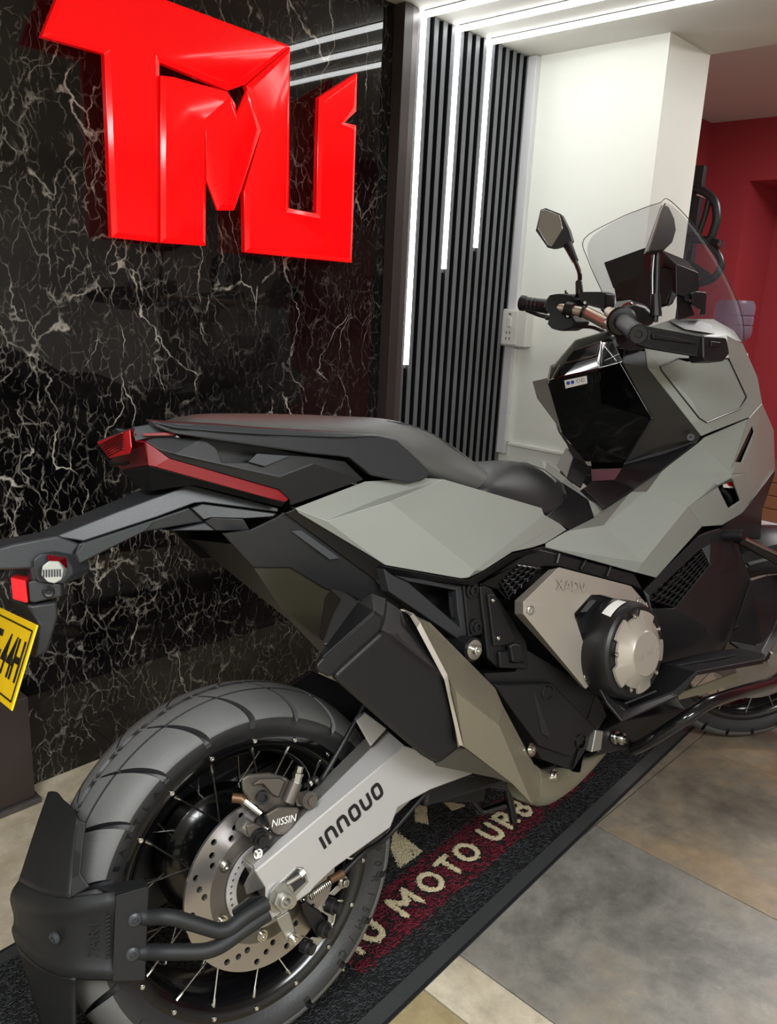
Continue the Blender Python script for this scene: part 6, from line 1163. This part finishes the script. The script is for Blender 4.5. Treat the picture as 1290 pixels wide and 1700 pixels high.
per = rowsL[::-1][:0] + [rowsL[i] for i in range(4, -1, -1)] + [rowsN[0], rowsC[0], rowsM[0]] + rowsR
tube('screen_edge', smoothpath(per, 5), .0010, B_lgrey, ws, 6)
L_ = [(1.1781, -0.1, 1.2119), (1.1933, -0.1, 1.2101), (1.1991, -0.1, 1.2006), (1.2209, -0.1, 1.1953), (1.2449, -0.1, 1.1578), (1.177, -0.1, 1.1467), (1.1753, -0.1, 1.1781)]
sb_ = block('screen_bracket', L_, [(p[0] + .02, p[1] + .008, p[2]) for p in L_], B_black, bike, .003)
lathe('bracket_knob', [(.007, 0), (.007, .006), (0, .006)], (1.2076, -0.102, 1.1933), (-.3, -1, 0), B_black, sb_, 14)
L_ = [(1.2151, -0.11, 1.2043), (1.2418, -0.11, 1.2114), (1.2855, -0.11, 1.2106), (1.2881, -0.11, 1.202), (1.2789, -0.11, 1.1582), (1.2509, -0.11, 1.1559), (1.2591, -0.11, 1.1714), (1.2388, -0.11, 1.1758), (1.2148, -0.11, 1.1848), (1.2247, -0.11, 1.1961)]
block('screen_adjuster', L_, [(p[0] + .03, p[1] + .02, p[2]) for p in L_], B_black, sb_, .003)

# ---------------------------------------------------------------- lower black cowl with grille, foot board, crash bars
lc = shell('lower_cowl', [(0.854, -0.195, 0.5852), (1.0569, -0.2, 0.6678), (1.0954, -0.2, 0.6712), (1.1495, -0.196, 0.6707), (1.2426, -0.18, 0.6469), (1.2869, -0.17, 0.5899), (1.2147, -0.198, 0.5784), (1.0251, -0.224, 0.4776), (0.9153, -0.226, 0.5396), (1.0651, -0.22, 0.6053), (1.0604, -0.205, 0.64), (1.0809, -0.214, 0.6478), (0.8602, -0.205, 0.5728), (0.8584, -0.212, 0.5298), (0.8589, -0.21, 0.5491), (1.1261, -0.195, 0.3945), (0.9003, -0.195, 0.4237), (1.3448, -0.16, 0.5153), (1.2316, -0.165, 0.3905)],
      [(0, 1, 2, 11, 10, 12), (2, 3, 4, 5, 6, 9, 11), (10, 11, 9), (9, 6, 7, 8), (12, 14, 13, 0), (14, 8, 7, 13), (13, 7, 15, 16), (7, 6, 5, 17, 18, 15)], B_blackm, bike, .004, .002)
lc['label'] = 'black lower cowl with woven grille'
shell('grille_back', [(0.8852, -0.185, 0.5647), (1.0937, -0.185, 0.6335), (1.1095, -0.195, 0.5959), (0.9555, -0.2, 0.5262), (0.8881, -0.19, 0.5387)], [(0, 1, 2, 3, 4)], B_gloss, lc, .002, 0)
honey((0.8578, -0.209, 0.5663), (1.0551, -0.208, 0.6373), (1.0674, -0.216, 0.6072), (0.92, -0.222, 0.5406), 8, 5, .0020, B_black, lc, .5)
fb = shell('foot_board', [(0.6232, -0.255, 0.4494), (0.644, -0.29, 0.4166), (0.7531, -0.31, 0.422), (0.7786, -0.315, 0.4258), (0.832, -0.318, 0.4449), (1.0864, -0.318, 0.4077), (1.1299, -0.3, 0.4056), (1.1321, -0.24, 0.4086), (1.0488, -0.215, 0.4162), (0.8929, -0.2, 0.4265), (0.8495, -0.21, 0.3932)], [(0, 1, 10), (1, 2, 9, 10), (2, 3, 4, 9), (4, 5, 6, 7, 8, 9)], B_blackm, bike, .006, .002, (0, -.2, 1))
fb['label'] = 'black foot board'
shell('board_lip', [(0.6116, -0.262, 0.461), (0.6412, -0.292, 0.4169), (0.7515, -0.312, 0.4219), (0.7603, -0.322, 0.4171), (0.6152, -0.305, 0.4082), (0.608, -0.28, 0.4377)], [(0, 1, 4, 5), (1, 2, 3, 4)], B_blackm, fb, .006, .002, (0, -1, 0))
shell('board_lip', [(0.7508, -0.3125, 0.4222), (0.8265, -0.3205, 0.4482), (0.8252, -0.326, 0.4448), (0.7806, -0.326, 0.4252), (0.7611, -0.3225, 0.417)], [(0, 1, 2, 3, 4)], B_black, fb, .005, .002, (0, -1, 0))
shell('board_lip', [(0.828, -0.3205, 0.4464), (1.0835, -0.3205, 0.4078), (1.0779, -0.322, 0.4002), (0.8266, -0.324, 0.4404)], [(0, 1, 2, 3)], B_black, fb, .004, .001, (0, -1, 0))
for a, b in (((0.6531, -0.283, 0.424), (0.7321, -0.296, 0.4289)), ((0.8673, -0.255, 0.4366), (1.067, -0.27, 0.4131)), ((0.8521, -0.28, 0.4352), (1.0882, -0.29, 0.4035))): tube('board_rib', [a, b], .0022, B_dgrey, fb, 6)
shell('belly_panel', [(0.8432, -0.27, 0.3865), (1.0689, -0.27, 0.3745), (1.083, -0.265, 0.3477), (0.9631, -0.262, 0.3557), (0.8572, -0.262, 0.3698)], [(0, 1, 2, 3, 4)], B_bronze, bike, .004, .001)
lgd = shell('front_leg_guard', [(1.1928, -0.185, 0.3997), (1.3353, -0.165, 0.5163), (1.4266, -0.16, 0.5126), (1.5073, -0.15, 0.4999), (1.4288, -0.185, 0.4061), (1.2413, -0.24, 0.383), (1.1528, -0.28, 0.3941), (1.1592, -0.225, 0.3999)], [(0, 1, 2, 3, 4, 5), (0, 5, 6, 7)], B_blackm, bike, .005, .003)
tube('guard_rib', [(1.212, -0.186, 0.4248), (1.4584, -0.172, 0.4472)], .003, B_black, lgd, 6)
block('guard_edge', [(1.4192, -0.19, 0.4148), (1.3475, -0.21, 0.3973), (1.1916, -0.26, 0.3897), (1.1459, -0.29, 0.3842), (1.3029, -0.24, 0.3829)], [(p[0] + .02, p[1] + .03, p[2]) for p in ((1.4192, -0.19, 0.4148), (1.3475, -0.21, 0.3973), (1.1916, -0.26, 0.3897), (1.1459, -0.29, 0.3842), (1.3029, -0.24, 0.3829))], B_black, lgd, .003)
cb = tube('crash_bar', fillet([(1.55, -.14, .56), (1.53, -.22, .42), (1.32, -.30, .355), (1.1664, -0.3, 0.3327), (0.9533, -0.33, 0.3724), (0.84, -0.335, 0.3854), (0.7777, -0.325, 0.3707), (0.7739, -0.25, 0.309), (0.7883, -0.2, 0.2744)], .04), .0125, B_black if 0 else mat('gloss_black_tube', (16, 16, 18), .16, coat=.3), bike, 18); cb['label'] = 'gloss black lower crash bar'
cb2 = tube('crash_bar', [(1.1667, -0.175, 0.6505), (1.1727, -0.235, 0.6542)], .0125, B_blackm, bike, 18); cb2['label'] = 'upper crash bar stub'
lathe('bar_cap', [(.0125, 0), (.0115, .006), (0, .008)], (1.1727, -0.235, 0.6542), Vector((1.1727, -0.235, 0.6542)) - Vector((1.1667, -0.175, 0.6505)), B_black, cb2, 18)
tube('crash_bar', fillet([(1.2189, -0.2, 0.6386), (1.3786, -0.215, 0.562), (1.53, -.21, .47)], .02), .0125, MATS['gloss_black_tube'], bike, 18)
tube('bar_rod', [(1.2192, -0.214, 0.6393), (1.3461, -0.226, 0.5841)], .004, B_chrome, cb2, 8)
# linkage and stands under the engine
lk = block('centre_stand', [(.36, -.06, .27), (.50, -.06, .22), (.52, -.06, .28), (.42, -.06, .33)], [(.36, .10, .27), (.50, .10, .22), (.52, .10, .28), (.42, .10, .33)], B_black, bike, .006); lk['label'] = 'folded centre stand under the engine'
tube('stand_leg', fillet([(0.5688, -0.05, 0.244), (0.5878, -0.04, 0.1864), (0.6043, -0.03, 0.136)], .01), [.009] * 9, B_gloss, lk, 12)
tube('stand_leg', fillet([(0.5096, 0, 0.2169), (0.5468, 0, 0.1654), (0.5869, -0.03, 0.1771)], .01), .008, B_gloss, lk, 12)
tube('linkage', [(0.4405, -0.08, 0.2987), (0.5774, -0.06, 0.2277)], .013, B_gloss, lk, 12)
tube('linkage_ring', [(0.4464, -0.09, 0.2996), (0.4403, -0.085, 0.2828)], .012, B_alu, lk, 14)
ss = tube('side_stand', fillet([(.52, .10, .30), (.50, .20, .20), (.44, .335, .083)], .04), [.014] * 9, B_black, bike, 14); ss['label'] = 'side stand on the far side'
block('stand_foot', [(.40, .30, .0775), (.48, .30, .0775), (.48, .37, .0915), (.40, .37, .0915)], [(.40, .30, .064), (.48, .30, .064), (.48, .37, .0785), (.40, .37, .0785)], B_black, ss, .002)

# ---------------------------------------------------------------- front fork and wheel, steering turned right
RK = R_(27); SA = Vector((-math.sin(RK), 0, math.cos(RK))); HP = Vector((1.104, 0, 1.15)); SM = Matrix.Rotation(R_(-35), 3, SA)
def steer(v): return HP + SM @ (Vector(v) - HP)
FX = Vector((1.59, 0, .300))
frimp = [(.2330, -.050), (.2330, -.047), (.222, -.041), (.216, -.034), (.212, -.02), (.210, 0), (.212, .02), (.216, .034), (.222, .041), (.2330, .047), (.2330, .050), (.224, .050), (.214, .043), (.207, .03), (.204, 0), (.207, -.03), (.214, -.043), (.224, -.050)]
def xf(v): return steer(Vector(v) + FX)
fw = rim('front_wheel', frimp, FX, B_rim, bike, xf); fw['label'] = 'black spoked front wheel'
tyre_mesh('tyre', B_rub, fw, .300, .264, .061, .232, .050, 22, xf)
def ring(name, prof, m, parent, n=40):
    o = lathe(name, prof, (0, 0, 0), (0, 1, 0), m, parent, n)
    for v in o.data.vertices: v.co = xf(v.co)
    return o
ring('hub', [(.02, -.06), (.045, -.06), (.045, -.05), (.03, -.045), (.03, .045), (.045, .05), (.045, .06), (.02, .06)], B_rim, fw)
ring('brake_disc', [(.10, -.068), (.148, -.068), (.148, -.064), (.10, -.064)], B_disc, fw, 60); ring('brake_disc', [(.10, .068), (.148, .068), (.148, .064), (.10, .064)], B_disc, fw, 60)
for i in range(32):
    sg = -1 if i % 2 == 0 else 1; a = R_(11.25 * i); da = R_(32) * (1 if (i // 2) % 2 == 0 else -1)
    tube('spoke', [xf((.044 * math.cos(a + da), sg * .05, .044 * math.sin(a + da))), xf((.222 * math.cos(a), sg * .04, .222 * math.sin(a)))], .0018, B_spoke, fw, 6)
fk = None
for s in (-1, 1):
    f = tube('fork_leg', [steer((1.59 - .03, s * .095, .30)), steer((1.59 - .03 - .31, s * .095, .30 + .61))], [.027, .024], B_black, bike, 18)
    tube('axle_lug', [steer((1.59, s * .075, .30)), steer((1.59, s * .115, .30))], .02, B_alu, f, 16)
    L_ = [(1.45, s * .085, .25), (1.50, s * .085, .22), (1.52, s * .085, .31), (1.47, s * .085, .36)]
    c = block('caliper', [steer(p) for p in L_], [steer((p[0], s * .05, p[2])) for p in L_], B_cal, f, .004)
L_ = []
rings = []
for k in range(9):
    a = R_(35 + 15 * k); rings.append([steer((FX.x + r * math.cos(a), y, FX.z + r * math.sin(a))) for y, r in ((-.075, .285), (-.07, .312), (-.04, .322), (0, .326), (.04, .322), (.07, .312), (.075, .285), (.07, .283), (.065, .308), (.03, .317), (0, .32), (-.03, .317), (-.065, .308), (-.07, .283))])
loft('front_mudguard', rings, B_black, bike, smooth=True, angle=40)
L_ = [(1.3144, -0.19, 0.7149), (1.5254, -0.14, 0.7665), (1.5424, -0.13, 0.7528), (1.4744, -0.13, 0.6685), (1.4586, -0.13, 0.5965), (1.3244, -0.15, 0.6217), (1.1916, -0.17, 0.6582)]
block('front_inner_cover', L_, [(p[0], .05, p[2]) for p in L_], B_black, bike, .004)
